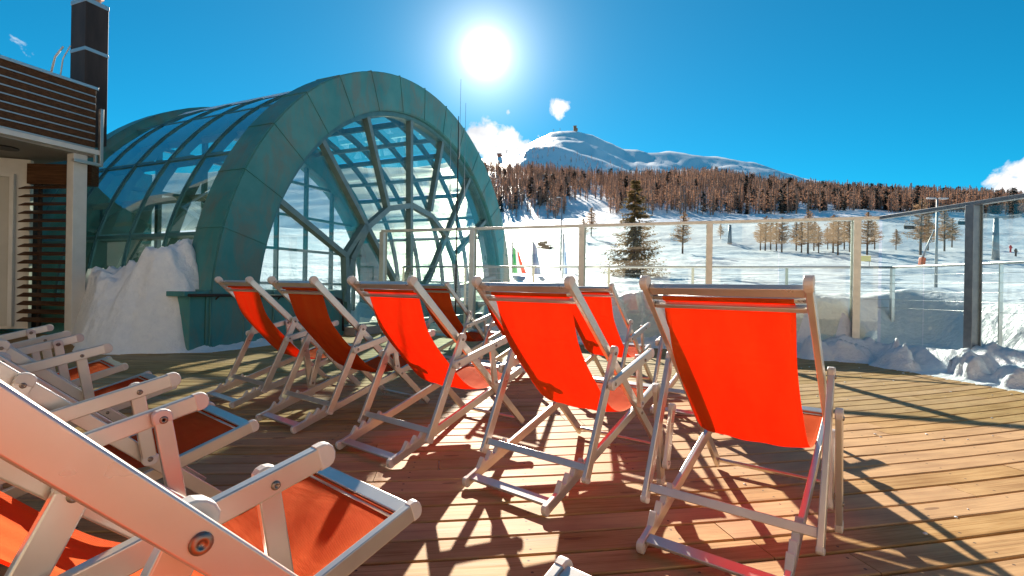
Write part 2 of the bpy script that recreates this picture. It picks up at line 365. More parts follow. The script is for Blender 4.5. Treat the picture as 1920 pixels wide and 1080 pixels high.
def terrain_z(x, y):
    x = np.asarray(x, float); y = np.asarray(y, float)
    r = np.hypot(x, y); Y = np.maximum(y, r * .30)
    ta = np.clip(x / Y, -1.6, 1.6)
    eb = base_f(ta); ec = crest(ta) - .012; em = mount(ta); es = sub(ta)
    # distances (along Y) and heights of the profile
    ks = [(0, np.full_like(x, -1.6)), (9, np.full_like(x, -1.2)), (12, np.full_like(x, .9)), (22, .975 + 22 * .014 + 0 * x), (42, .975 + 42 * .031 + 0 * x),
          (70, .975 + 70 * .060 + 0 * x), (110, .975 + 110 * .088 + 0 * x), (165, .975 + 165 * (.40 * .088 + .60 * eb)), (235, .975 + 235 * eb),
          (480, .975 + 480 * ec), (800, .975 + 800 * np.minimum(ec - .03, es - .06)), (1150, .975 + 1150 * es), (1500, .975 + 1500 * (es - .02)), (2500, .975 + 2500 * em), (3300, .975 + 3300 * (em - .09)), (9000, .975 + 9000 * .03 + 0 * x)]
    z = np.zeros_like(x)
    for (y0, z0), (y1, z1) in zip(ks[:-1], ks[1:]):
        m = (Y >= y0) & (Y < y1 if y1 < 9000 else Y >= y0)
        tt = (Y - y0) / (y1 - y0)
        if y1 in (480, 1150, 2500, 3300): pass
        z = np.where(m, z0 * (1 - tt) + z1 * tt, z)
    # snow bank hard against the glass
    fd = fence_dist(x, y)
    bank = .92 - .10 * np.clip((fd - 1.0) / 4, 0, 1) + .26 * fbm(x * .7, y * .7, 3) + .05 * fbm(x * 2.5, y * 2.5, 8)
    right = np.clip((x - 5.2) / 1.2, 0, 1) * np.clip((9.5 - y) / 2.0, 0, 1)
    face = np.clip((fd - .06 + .25 * (1 - right)) / (.35 + 1.2 * right), 0, 1); face = face * face * (3 - 2 * face)
    bank = (-.25 + .55 * (1 - right)) * (1 - face) + bank * face
    leftcut = np.clip((x + 1.6) / 1.6, 0, 1) ** .7
    near = np.clip((r - 14) / 8, 0, 1)
    zb = bank * leftcut + (-1.4) * (1 - leftcut)
    zn = np.where(fd > 0.0, zb * (1 - near) + z * near, -1.6)
    z = np.where(r < 22, np.where(fd > 0, zn, -1.6), z)
    z = z + (fbm(x * .16, y * .16, 5) * .35 + fbm(x * .05, y * .05, 6) * .7) * np.clip((r - 14) / 30, 0, 1)
    nf = np.clip((r - 13) / 6, 0, 1) * np.clip((260 - r) / 150, 0, 1)
    z = z + (fbm(x * .55, y * .55, 51) * .09 + np.maximum(fbm(x * .07, y * .33, 52), -.05) * .40 + fbm(x * .22, y * .9, 53) * .12) * nf
    rr = np.clip((r - 60) / 200, 0, 1)
    z = z + fbm(x * .03, y * .03, 9) * 2.5 * rr
    far = np.clip((r - 900) / 800, 0, 1)
    z = z + fbm(x * .004, y * .004, 12, 6) * 55 * far * np.clip(abs(Y - 2500) / 400, .12, 1)
    # hollow under the deck and the buildings
    hid = (r < 26) & (fd <= 0)
    z = np.where(hid, -1.6, z)
    return z
az = np.concatenate([np.arange(-180, -66, 4.0), np.arange(-66, -10, 1.0), np.arange(-10, 58, .22), np.arange(58, 66, 1.), np.arange(66, 181, 4.0)])
rr_ = np.concatenate([[0.5], np.arange(4.5, 13, .11), np.geomspace(13, 60, 150), np.geomspace(61, 600, 170), np.geomspace(620, 9000, 90)])
A_, R_ = np.meshgrid(np.radians(az), rr_)
TX, TY = R_ * np.sin(A_), R_ * np.cos(A_)
TZ = terrain_z(TX, TY)
nr, na = TX.shape
verts = np.stack([TX, TY, TZ], -1).reshape(-1, 3)
faces = []
for i in range(nr - 1):
    b0 = i * na
    for j in range(na - 1):
        faces.append((b0 + j, b0 + j + 1, b0 + na + j + 1, b0 + na + j))
me = bpy.data.meshes.new('snow_ground'); me.from_pydata(verts.tolist(), [], faces); me.update()
me.polygons.foreach_set('use_smooth', [True] * len(me.polygons)); me.materials.append(snow_field)
terrain = link('snow_ground', me); tag(terrain, kind='structure')
def tz(x, y): return float(terrain_z(np.array([x]), np.array([y]))[0])
def at_px(px, Y, py=400):
    """ground point in the world on the azimuth of px at depth Y"""
    x = tanaz(px, py) * Y; return x, Y, tz(x, Y)

# ------------------------------------------------------------------ deck
CEN = (-3.2, 24.0)
def make_deck():
    vs, fs, uv, br = [], [], [], []
    r_ = 9.0; pitch = .1485
    while r_ < 30:
        ang0 = rnd.uniform(-1, 0) * .17
        # arc from left to right; angle 0 = straight down from the centre, positive to the right
        a = -40 / r_ * .42
        a = math.radians(-32) + ang0
        while a < math.radians(34):
            ln = rnd.choice((3.6, 4.2, 4.8)); a2 = a + ln / r_
            n = 10; y0 = r_ - pitch / 2 + .0065; y1 = r_ + pitch / 2 - .0065
            zt = rnd.uniform(-.0012, .0012); rv = rnd.random()
            xm = CEN[0] + r_ * math.sin((a + a2) / 2); ym = CEN[1] - r_ * math.cos((a + a2) / 2)
            aa = a + .0015 / 1; bb = a2 - .0015 / r_ * 10 / 10
            base_i = len(vs)
            for k in range(n + 1):
                t_ = a + .002 / r_ + (a2 - a - .004 / r_) * k / n
                for (rad, z) in ((y0, -.03), (y0, -.004 + zt), (y0 + .004, zt), (y1 - .004, zt), (y1, -.004 + zt), (y1, -.03)):
                    vs.append((CEN[0] + rad * math.sin(t_), CEN[1] - rad * math.cos(t_), z))
            for k in range(n):
                for j in range(5):
                    q = (base_i + k * 6 + j, base_i + k * 6 + j + 1, base_i + (k + 1) * 6 + j + 1, base_i + (k + 1) * 6 + j)
                    fs.append(q[::-1]); br.append(rv)
                    acr = (0, .003, .007, pitch - .016, pitch - .012, pitch - .009)
                    u0, u1 = a * r_ + ln * k / n, a * r_ + ln * (k + 1) / n
                    uv += [(u0, acr[j]), (u0, acr[j + 1]), (u1, acr[j + 1]), (u1, acr[j])][::-1]
            for e in (0, n):
                q = tuple(base_i + e * 6 + j for j in range(6)); fs.append(q if e == 0 else q[::-1]); br.append(rv); uv += [(a * r_, .05)] * 6
            a = a2
        r_ += pitch
    return vs, fs, uv, br
vs, fs, uv, br = make_deck()
# keep only boards on this side of the glass
Vn = np.array(vs); fd = fence_dist(Vn[:, 0], Vn[:, 1])
keep = []; kuv = []; kb = []; p = 0
for f, b_ in zip(fs, br):
    n = len(f)
    if all(fd[i] < .02 for i in f) and all(vs[i][1] > -6 and -13 < vs[i][0] < 9 for i in f):
        keep.append(f); kuv += uv[p:p + n]; kb.append(b_)
    p += n
used = sorted({i for f in keep for i in f}); mp_ = {o: k for k, o in enumerate(used)}
me = bpy.data.meshes.new('deck'); me.from_pydata([vs[i] for i in used], [], [tuple(mp_[i] for i in f) for f in keep]); me.update()
ul = me.uv_layers.new(name='UVMap'); ul.data.foreach_set('uv', np.array(kuv, float).ravel())
ab = me.attributes.new('board', 'FLOAT', 'FACE'); ab.data.foreach_set('value', kb)
me.materials.append(deck_m)
deck = link('deck', me); tag(deck, kind='structure')
bm = bmesh.new()
pts = [(-13, -6), (9, -6), (6.6, 1.0), (5.98, 5.0), (5.57, 7.45), (-2.7, 10.3), (-4.0, 13.0), (-13, 13)]
f = bm.faces.new([bm.verts.new((x, y, -.045)) for x, y in pts]); bmesh.ops.recalc_face_normals(bm, faces=[f])
ex = bmesh.ops.extrude_face_region(bm, geom=[f]); bmesh.ops.translate(bm, verts=[v for v in ex['geom'] if isinstance(v, bmesh.types.BMVert)], vec=(0, 0, -.25))
bmesh.ops.recalc_face_normals(bm, faces=bm.faces)
tag(link('deck_base', mk('deck_base', bm, joist_m)), kind='structure')

# ------------------------------------------------------------------ deckchairs
def rot2(p, c, d):
    x, y = p[0] - c[0], p[1] - c[1]
    return (c[0] + x * math.cos(d) + y * math.sin(d), c[1] - x * math.sin(d) + y * math.cos(d))
class Prof: pass
def profile(delta=0.0):
    P = Prof()
    P.T, P.F = (-.4878, 1.0143), (.5706, .02)
    P.Rr, P.S = (-.5758, .03), (.5892, .3902)
    lerp = lambda a, b, t_: (a[0] + (b[0] - a[0]) * t_, a[1] + (b[1] - a[1]) * t_)
    P.SB = lerp(P.T, P.F, .6522); P.SP = lerp(P.T, P.F, .7235); P.PIV = lerp(P.T, P.F, .3529)
    P.L = (-.3671, .1157)
    if delta:
        c = P.SP
        P.T, P.SB, P.PIV, P.F = (rot2(q, c, delta) for q in (P.T, P.SB, P.PIV, P.F))
        k = (P.SP[1] - .02) / (P.SP[1] - P.F[1]); P.F = lerp(P.SP, P.F, k)
    P.AB = lerp(P.PIV, P.L, .2489)
    P.AP = (.1622, .6063); P.AT = (.2701, .6374)
    return P
W1, W2, W3, W4, WP = .285, .244, .314, .345, .3155
TH, DP = .022, .046
def v3(x, p): return Vector((x, p[0], p[1]))
def unit(a, b):
    d = (b[0] - a[0], b[1] - a[1]); l = math.hypot(*d); return (d[0] / l, d[1] / l)
def off(p, d, s, n=0.0): return (p[0] + d[0] * s - d[1] * n, p[1] + d[1] * s + d[0] * n)
cache = {}
def cached(key, fn):
    if key not in cache: cache[key] = fn()
    return cache[key]
def rail_mesh(key, x, a, b, th=TH, dp=DP):
    def f():
        bm = bmesh.new(); d = unit(a, b)
        bar(bm, v3(x, a), v3(x, b), th, dp, up=(0, -d[1], d[0]), bev=.0035)
        # shallow groove lines of the extrusion on both faces
        return mk(key, bm, alu)
    return cached(key, f)
def cap_mesh(key, x, p, d, th=TH, dp=DP, ln=.026):
    """rounded end cap sitting on the rail end p, pointing along d"""
    def f():
        bm = bmesh.new(); h = dp / 2 + .0015; pr_ = [off(p, d, -.008, -h), off(p, d, ln * .35, -h)]
        for k in range(7):
            a_ = -math.pi / 2 + math.pi * k / 6
            pr_.append(off(p, d, ln * .35 + math.cos(a_) * ln * .65, math.sin(a_) * h))
        pr_ += [off(p, d, ln * .35, h), off(p, d, -.008, h)]
        q = [pr_[0]]
        for c_ in pr_[1:]:
            if math.hypot(c_[0] - q[-1][0], c_[1] - q[-1][1]) > 1e-5: q.append(c_)
        prism(bm, q, x - th / 2 - .0015, x + th / 2 + .0015, bev=.004)
        return mk(key, bm, cap_m)
    return cached(key, f)
def bolt_mesh(key, x0, p, side, r=.0085, big=False):
    """bolt head standing on the face x0, pointing to side (+1/-1)"""
    def f():
        bm = bmesh.new(); n = 20
        prof = [(0.0, r), (.0025, r), (.0042, r * .86), (.0052, r * .62), (.0052, r * .42), (.0025, r * .36), (.0025, 0.0001)]
        rings = []
        for (h, rad) in prof:
            rings.append([bm.verts.new((x0 + side * h, p[0] + rad * math.cos(2 * math.pi * k / n), p[1] + rad * math.sin(2 * math.pi * k / n))) for k in range(n)])
        for i in range(len(rings) - 1):
            for k in range(n):
                q = (rings[i][k], rings[i][(k + 1) % n], rings[i + 1][(k + 1) % n], rings[i + 1][k])
                fc = bm.faces.new(q); fc.smooth = True
        bmesh.ops.recalc_face_normals(bm, faces=bm.faces)
        if side < 0 and False: pass
        return mk(key, bm, bolt_m)
    return cached(key, f)
def sling_mesh(key, P, delta):
    def f():
        T, S = P.T, P.S
        d1 = unit(T, P.F); d2 = unit(P.Rr, S)
        top = off(T, d1, .105, .004); fr = off(S, d2, -.048, .006)
        ctrl = [top, off(T, d1, .14, .000), off(T, d1, .20, -.030), (-.315, .728), (-.235, .617), (-.145, .519), (-.06, .430), (.02, .362), (.10, .322), (.19, .308), (.29, .318), (.39, .345), (.47, .368), fr]
        if delta:
            ctrl = [ctrl[0], ctrl[1], ctrl[2]] + [tuple(np.array(rot2(q, P.SP, delta)) * w_ + np.array(q) * (1 - w_)) for q, w_ in zip(ctrl[3:9], (1, .95, .8, .6, .4, .2))] + ctrl[9:]
        # Catmull-Rom
        pts = []
        for i in range(len(ctrl) - 1):
            p0, p1, p2, p3 = ctrl[max(i - 1, 0)], ctrl[i], ctrl[i + 1], ctrl[min(i + 2, len(ctrl) - 1)]
            for k in range(6):
                t_ = k / 6
                pts.append(tuple(.5 * ((2 * p1[j]) + (-p0[j] + p2[j]) * t_ + (2 * p0[j] - 5 * p1[j] + 4 * p2[j] - p3[j]) * t_ ** 2 + (-p0[j] + 3 * p1[j] - 3 * p2[j] + p3[j]) * t_ ** 3) for j in (0, 1)))
        pts.append(ctrl[-1])
        # wrap round the upper rod and the front rod
        def wrap(c, r, a0, a1, n=7): return [(c[0] + r * math.cos(a0 + (a1 - a0) * k / n), c[1] + r * math.sin(a0 + (a1 - a0) * k / n)) for k in range(n + 1)]
        rod = P.rod; rr = .0125
        pts = wrap(rod, rr, R(-200), R(40), 9) [:-1] + pts
        rod2 = P.rod2
        pts = pts + wrap(rod2, .0115, R(120), R(-120), 9)
        s = [0]
        for i in range(1, len(pts)): s.append(s[-1] + math.hypot(pts[i][0] - pts[i - 1][0], pts[i][1] - pts[i - 1][1]))
        tot = s[-1]; nx = 18; hw = .226
        V, Fc, UV = [], [], []
        for i, p in enumerate(pts):
            u_ = s[i] / tot; sag = math.sin(math.pi * min(max((u_ - .08) / .86, 0), 1))
            h_ = hw - .008 * sag
            for j in range(nx + 1):
                w = -1 + 2 * j / nx
                # the cloth sags a little more in its middle, edges curl up
                n_ = -.016 * sag * (1 - w * w) + .0025 * sag * math.sin(w * 9 + i * .11) + .006 * sag * max(0, abs(w) - .9) * 10
                q = pts[min(i + 1, len(pts) - 1)]; q0 = pts[max(i - 1, 0)]; dd = unit(q0, q)
                pp = off(p, dd, 0, n_)
                V.append((w * h_, pp[0], pp[1])); 
        for i in range(len(pts) - 1):
            for j in range(nx):
                a_ = i * (nx + 1) + j
                Fc.append((a_, a_ + 1, a_ + nx + 2, a_ + nx + 1))
                for (ii, jj) in ((i, j), (i, j + 1), (i + 1, j + 1), (i + 1, j)): UV.append((jj / nx * 2 * hw, s[ii]))
        me = pydata(key, V, Fc, cloth, True)
        ul = me.uv_layers.new(name='UVMap'); ul.data.foreach_set('uv', np.array(UV).ravel())
        return me
    return cached(key, f)
def hem_mesh(key, P):
    def f():
        bm = bmesh.new(); d2 = unit(P.Rr, P.S)
        a_ = off(P.S, d2, -.066, .0015); b_ = off(P.S, d2, -.105, -.0035)
        # a doubled strip of cloth stitched behind the front rod
        vs_ = []
        for j in range(19):
            w = (-1 + 2 * j / 18) * .222; s_ = -.010 * (1 - (w / .226) ** 2)
            vs_.append((bm.verts.new((w, a_[0], a_[1] + .003 + s_ * .55)), bm.verts.new((w, b_[0], b_[1] + .0035 + s_))))
        for j in range(18): bm.faces.new((vs_[j][0], vs_[j][1], vs_[j + 1][1], vs_[j + 1][0]))
        me = mk(key, bm, cloth, True)
        ul = me.uv_layers.new(name='UVMap')
        for i, l in enumerate(me.loops):
            co = me.vertices[l.vertex_index].co; ul.data[i].uv = (co.x, co.y)
        return me
    return cached(key, f)
def rack_mesh(key, x, P):
    """white toothed rack on the rear end of the seat rail"""
    def f():
        bm = bmesh.new(); d = unit(P.Rr, P.S); h0 = DP / 2 - .004
        s0 = .085; prof = [off(P.Rr, d, s0, h0)]
        prof.append(off(P.Rr, d, s0 + .012, h0 + .008))
        for k in range(4):
            b_ = s0 + .015 + k * .062
            prof += [off(P.Rr, d, b_ + .030, h0 + .036), off(P.Rr, d, b_ + .036, h0 + .037), off(P.Rr, d, b_ + .040, h0 + .014), off(P.Rr, d, b_ + .060, h0 + .010)]
        prof += [off(P.Rr, d, s0 + .275, h0)]
        prism(bm, prof, x - TH / 2 - .002, x + TH / 2 + .002, bev=.002)
        return mk(key, bm, cap_m)
    return cached(key, f)
def xbar(key, p, w, hy, hz, d, m=alu, bev=.003):
    def f():
        bm = bmesh.new()
        # cross bar along x at p, hy along d, hz normal to it
        rot = Matrix(((1, 0, 0), (0, d[0], -d[1]), (0, d[1], d[0])))
        bx(bm, (0, p[0], p[1]), (w, hy, hz), rot, bev)
        return mk(key, bm, m)
    return cached(key, f)
def rod_mesh(key, p, w, r, m=alu):
    def f():
        bm = bmesh.new(); tube(bm, [(-w / 2, p[0], p[1]), (w / 2, p[0], p[1])], r, 14); return mk(key, bm, m)
    return cached(key, f)
nchair = 0
def make_chair(x, y, a, label, group, arms=('up', 'up'), delta=0.0, mat_=None):
    """arms = (left, right): 'up' or 'down'"""
    P = profile(delta); D = 'd%d' % round(delta * 1000)
    o = empty('deckchair', (x, y, 0.0), -a)
    tag(o, label, 'deckchair', group)
    d1 = unit(P.T, P.F); d2 = unit(P.Rr, P.S); dl = unit(P.PIV, P.L)
    P.rod = off(P.T, d1, .098, .004); P.rod2 = off(P.S, d2, -.060, .004)
    top_in = off(P.T, d1, .012)
    for s in (-1, 1):
        nm = 'L' if s < 0 else 'R'
        r = link('back_rail', rail_mesh('back_rail' + nm + D, s * (W1 - TH / 2 + .001), off(P.T, d1, .02), off(P.F, d1, -.006)), o)
        link('end_cap', cap_mesh('top_cap' + nm + D, s * (W1 - TH / 2 + .001), off(P.T, d1, .02), (-d1[0], -d1[1]), th=TH + .004, dp=DP + .004, ln=.034), r)
        link('bolt', bolt_mesh('b1' + nm + D, s * (W1 - TH + .001), P.PIV, -s, .0125), r)
        link('bolt', bolt_mesh('b2' + nm + D, s * (W1 + .001), P.SP, s), r)
        # seat side rail with its toothed rack
        r = link('seat_rail', rail_mesh('seat_rail' + nm + D, s * (W2 - TH / 2), P.Rr, off(P.S, d2, -.012)), o)
        link('end_cap', cap_mesh('sc1' + nm + D, s * (W2 - TH / 2), off(P.S, d2, -.014), d2, ln=.024), r)
        link('end_cap', cap_mesh('sc2' + nm + D, s * (W2 - TH / 2), off(P.Rr, d2, .004), (-d2[0], -d2[1]), ln=.022), r)
        link('notch_rack', rack_mesh('rack' + nm + D, s * (W2 - TH / 2), P), r)
        # support leg
        r = link('support_leg', rail_mesh('leg' + nm + D, s * (W3 - TH / 2 + .004), off(P.PIV, dl, -.010), off(P.L, dl, .0)), o)
        link('end_cap', cap_mesh('lc1' + nm + D, s * (W3 - TH / 2 + .004), off(P.PIV, dl, -.008), (-dl[0], -dl[1]), ln=.030), r)
        link('end_cap', cap_mesh('lc2' + nm + D, s * (W3 - TH / 2 + .004), off(P.L, dl, -.002), dl, ln=.016), r)
        link('bolt', bolt_mesh('b3' + nm + D, s * (W3 + .004), P.PIV, s), r)
        # armrest and its little post
        xa = s * (W4 - TH / 2 + .005)
        if arms[0 if s < 0 else 1] == 'up':
            da = unit(P.AB, P.AP); ka = 'up'; B, E_ = P.AB, P.AT; Q, SB = P.AP, P.SB
        else:
            # folded: the armrest hangs down beside the leg
            da = (.16, -.987); l_ = math.hypot(*da); da = (da[0] / l_, da[1] / l_); ka = 'dn'
            B = P.AB; E_ = off(P.AB, da, .43); Q = off(P.AB, da, .33); SB = off(Q, (-.28, .96) if False else (.25, .968), .24)
        r = link('armrest', rail_mesh('arm' + nm + ka + D, xa, off(B, da, -.012), off(E_, da, -.014)), o)
        link('end_cap', cap_mesh('ac1' + nm + ka + D, xa, off(B, da, -.010), (-da[0], -da[1]), ln=.026), r)
        link('end_cap', cap_mesh('ac2' + nm + ka + D, xa, off(E_, da, -.016), da, ln=.028), r)
        link('bolt', bolt_mesh('b4' + nm + ka + D, s * (W4 + .005), B, s), r)
        link('bolt', bolt_mesh('b5' + nm + ka + D, s * (W4 + .005), Q, s), r)
        xp = s * (WP - TH / 2 + .006) if ka == 'up' else s * (WP - TH / 2 + .006)
        dp_ = unit(Q, SB)
        r = link('arm_post', rail_mesh('post' + nm + ka + D, xp, Q, SB, TH - .002, .042), o)
        link('end_cap', cap_mesh('pc1' + nm + ka + D, xp, Q, (-dp_[0], -dp_[1]), TH, .042, ln=.028), r)
        link('end_cap', cap_mesh('pc2' + nm + ka + D, xp, SB, dp_, TH, .042, ln=.024), r)
        link('bolt', bolt_mesh('b6' + nm + ka + D, xp - s * (TH / 2 - .001), Q, -s, .0105), r)
        link('bolt', bolt_mesh('b7' + nm + ka + D, xp + s * (TH / 2 - .001), SB, s), r)
        link('pin', bolt_mesh('pin' + nm + D, s * (W1 - TH + .001 - .018), P.rod, s, .008), o)
    wi = 2 * (W1 - TH) + .001; wi2 = 2 * (W2 - TH)
    link('top_bar', xbar('top' + D, off(P.T, d1, .050), wi, .040, .024, d1), o)
    link('sling_bar', xbar('bar2' + D, off(P.T, d1, .132, -.004), wi, .020, .022, d1), o)
    link('sling_rod', rod_mesh('rod' + D, P.rod, wi, .010), o)
    link('foot_bar', xbar('foot' + D, off(P.F, d1, -.045), wi, .026, .016, d1), o)
    link('seat_front_bar', xbar('sfb' + D, off(P.S, d2, -.030, .010), wi2, .042, .014, d2), o)
    link('seat_rod', rod_mesh('rod2' + D, P.rod2, wi2, .009), o)
    link('rear_bar', xbar('rb' + D, off(P.Rr, d2, .040, .008), wi2, .046, .014, d2), o)
    link('leg_bar', xbar('lb' + D, off(P.L, dl, -.052), 2 * (W3 - TH + .004), .034, .018, dl), o)
    sl = link('sling', sling_mesh('sling' + D, P, delta), o)
    link('hem', hem_mesh('hem' + D, P), sl)
    return o
G1 = 'orange deckchairs in the front row seen from behind'
G2 = 'orange deckchairs in the second row beyond'
G3 = 'orange deckchairs in the left row seen from the side'
make_chair(-1.989, 4.430, .645, 'shaded orange deckchair, furthest left of the row seen from behind, nearest the glass dome wall', G1)
make_chair(-1.229, 3.801, .650, 'shaded orange deckchair seen from behind, second from the dome, left armrest hanging down', G1, ('down', 'up'))
make_chair(-.460, 3.223, .654, 'middle chair of the row seen from behind, red cloth half in sun with dark streak', G1)
make_chair(.344, 2.695, .677, 'sunlit red deckchair seen from behind just left of the nearest one, armrests raised', G1)
make_chair(1.036, 2.125, .666, 'nearest big sunlit red deckchair on the right with both armrests folded down', G1, ('down', 'down'))
make_chair(-.655, 6.09, .63, 'dull red deckchair in the second row seen between the middle chair and its right neighbour', G2)
make_chair(.126, 5.56, .64, 'deckchair of the second row almost hidden behind the sunlit chair with raised armrests', G2)
make_chair(.945, 4.86, .63, 'bright red deckchair in the second row showing between the two nearest sunlit chairs', G2)
make_chair(1.66, 4.20, .64, 'deckchair of the second row almost hidden behind the biggest sunlit chair', G2)
make_chair(-.797, 1.004, .696, 'chair at bottom left with sunlit orange seat and raised armrest', G3)
make_chair(-1.605, 1.744, .690, 'shaded dark red chair just beyond the big foreground rail, second nearest in the left row', G3, ('down', 'up'))
make_chair(-2.474, 2.525, .695, 'third nearest chair of the left row, shaded, before the snow pile', G3)
make_chair(-3.213, 3.120, .704, 'farthest chair of the left row by the cream door and snow pile', G3)
make_chair(-.078, .442, .707, 'huge foreground chair cut by the lower left corner, its big rail with round bolt', G3, ('down', 'down'), .063)

# ------------------------------------------------------------------ glass fence
def fence_run(name, pts_posts, label, height=2.16, extend=None, posts=None, pm=post_cream, splits=2, rail_m=None):
    a = Vector((*pts_posts[0], 0)); b_ = Vector((*pts_posts[-1], 0)); d = (b_ - a).normalized(); n = Vector((-d.y, d.x, 0))
    root = empty(name, tuple(a)); tag(root, label, 'fence')
    loc = lambda p: Vector(p) - a
    bm = bmesh.new(); z0 = height - .03
    bar(bm, loc(a) + Vector((0, 0, height - .03)), loc(b_) + Vector((0, 0, height - .03)), .09, .05, bev=.004)
    link('top_rail', mk('top_rail', bm, rail_m or pm), root)
    bm = bmesh.new(); bar(bm, loc(a) + Vector((0, 0, .07)), loc(b_) + Vector((0, 0, .07)), .06, .06, bev=.004)
    link('bottom_rail', mk('bottom_rail', bm, rail_m or pm), root)
    rotm = Matrix((d, n, Vector((0, 0, 1)))).transposed()
    for i, s in enumerate(posts):
        p = loc(a) + d * s
        bm = bmesh.new()
        bx(bm, p + Vector((0, 0, height / 2 - .06)) - n * .0, (.055, .13, height - .0 + .02), rotm, .003)
        bx(bm, p + Vector((0, 0, height / 2 - .06)) - n * .068, (.098, .012, height + .02), rotm, .002)
        bx(bm, p + Vector((0, 0, height / 2 - .06)) + n * .068, (.098, .012, height + .02), rotm, .002)
        po = link('fence_post', mk('fence_post', bm, pm), root)
    allp = sorted(set(list(posts) + [0.0, (b_ - a).length]))
    for s0, s1 in zip(allp[:-1], allp[1:]):
        if s1 - s0 < .15: continue
        w = (s1 - s0) / (splits if s1 - s0 > 1.2 else 1)
        for k in range(splits if s1 - s0 > 1.2 else 1):
            q0, q1 = s0 + k * w + .006, s0 + (k + 1) * w - .006
            bm = bmesh.new()
            c0 = loc(a) + d * q0 + n * .03; c1 = loc(a) + d * q1 + n * .03
            f = bm.faces.new([bm.verts.new(c0 + Vector((0, 0, .10))), bm.verts.new(c1 + Vector((0, 0, .10))), bm.verts.new(c1 + Vector((0, 0, height - .05))), bm.verts.new(c0 + Vector((0, 0, height - .05)))])
            link('glass_pane', mk('glass_pane', bm, fence_glass), root)
    return root
A2 = Vector(FENCE_A); B2 = Vector(FENCE_B); dAB = (B2 - A2); lenAB = dAB.length
def s_on(px, a, b_):
    """distance along a->b where the azimuth of px crosses"""
    k = tanaz(px, 450); d = (b_ - a).normalized()
    return (k * a.y - a.x) / (d.x - k * d.y)
posts = [s_on(p, A2, B2) for p in (719, 887, 1092, 1330, 1605)]
fence_run('glass_fence', [FENCE_A, FENCE_B], 'long glass wind fence with pale posts running from the dome to the corner', posts=posts)
C2 = B2 + (Vector(FENCE_C) - B2) * 3.2
ps = s_on(1826, B2, C2)
fence_run('glass_fence', [FENCE_B, tuple(C2)], 'glass wind fence with dark grey posts running toward the camera on the right', posts=[ps, ps + 2.05, ps + 4.1], pm=post_dark)

# cable railing outside the glass
def railing():
    nA = Vector((-dAB.y, dAB.x)).normalized(); e = (C2 - B2).normalized(); nB = Vector((-e.y, e.x))
    o1 = .62
    P0 = Vector((-.2, 0)); P0 = A2 + dAB.normalized() * .15 + nA * o1
    # corner = intersection of the two offset lines
    a1 = A2 + nA * o1; a2 = B2 + nB * o1; d1 = dAB.normalized(); d2 = e
    t_ = ((a2 - a1).x * d2.y - (a2 - a1).y * d2.x) / (d1.x * d2.y - d1.y * d2.x)
    K = a1 + d1 * t_; E_ = K + d2 * 4.6
    root = empty('cable_railing', (K.x, K.y, 0)); tag(root, 'thin steel cable railing with round handrail standing in the snow outside the glass', 'railing')
    g = lambda p, z: Vector((p.x - K.x, p.y - K.y, z))
    for (p, q, nm) in ((P0, K, 0), (K, E_, 1)):
        bm = bmesh.new(); tube(bm, [g(p, 1.41), g(q, 1.41)], .021, 10); link('handrail', mk('handrail', bm, steel), root)
        for zc in (1.28, 1.15, 1.02, .89, .76):
            bm = bmesh.new(); tube(bm, [g(p, zc), g(q, zc)], .0035, 5); link('cable', mk('cable', bm, steel), root)
        ln = (q - p).length; n = max(1, round(ln / 1.55))
        for k in range(n + (1 if nm == 1 else 0)):
            pp = p + (q - p) * (k / n)
            bm = bmesh.new(); w_ = .05 if (nm == 1 and k == 0) else .014
            bar(bm, g(pp, .1), g(pp, 1.40), w_, .045 if nm == 0 else .05, up=(1, 0, 0), bev=.002)
            link('railing_post', mk('railing_post', bm, steel), root)
railing()

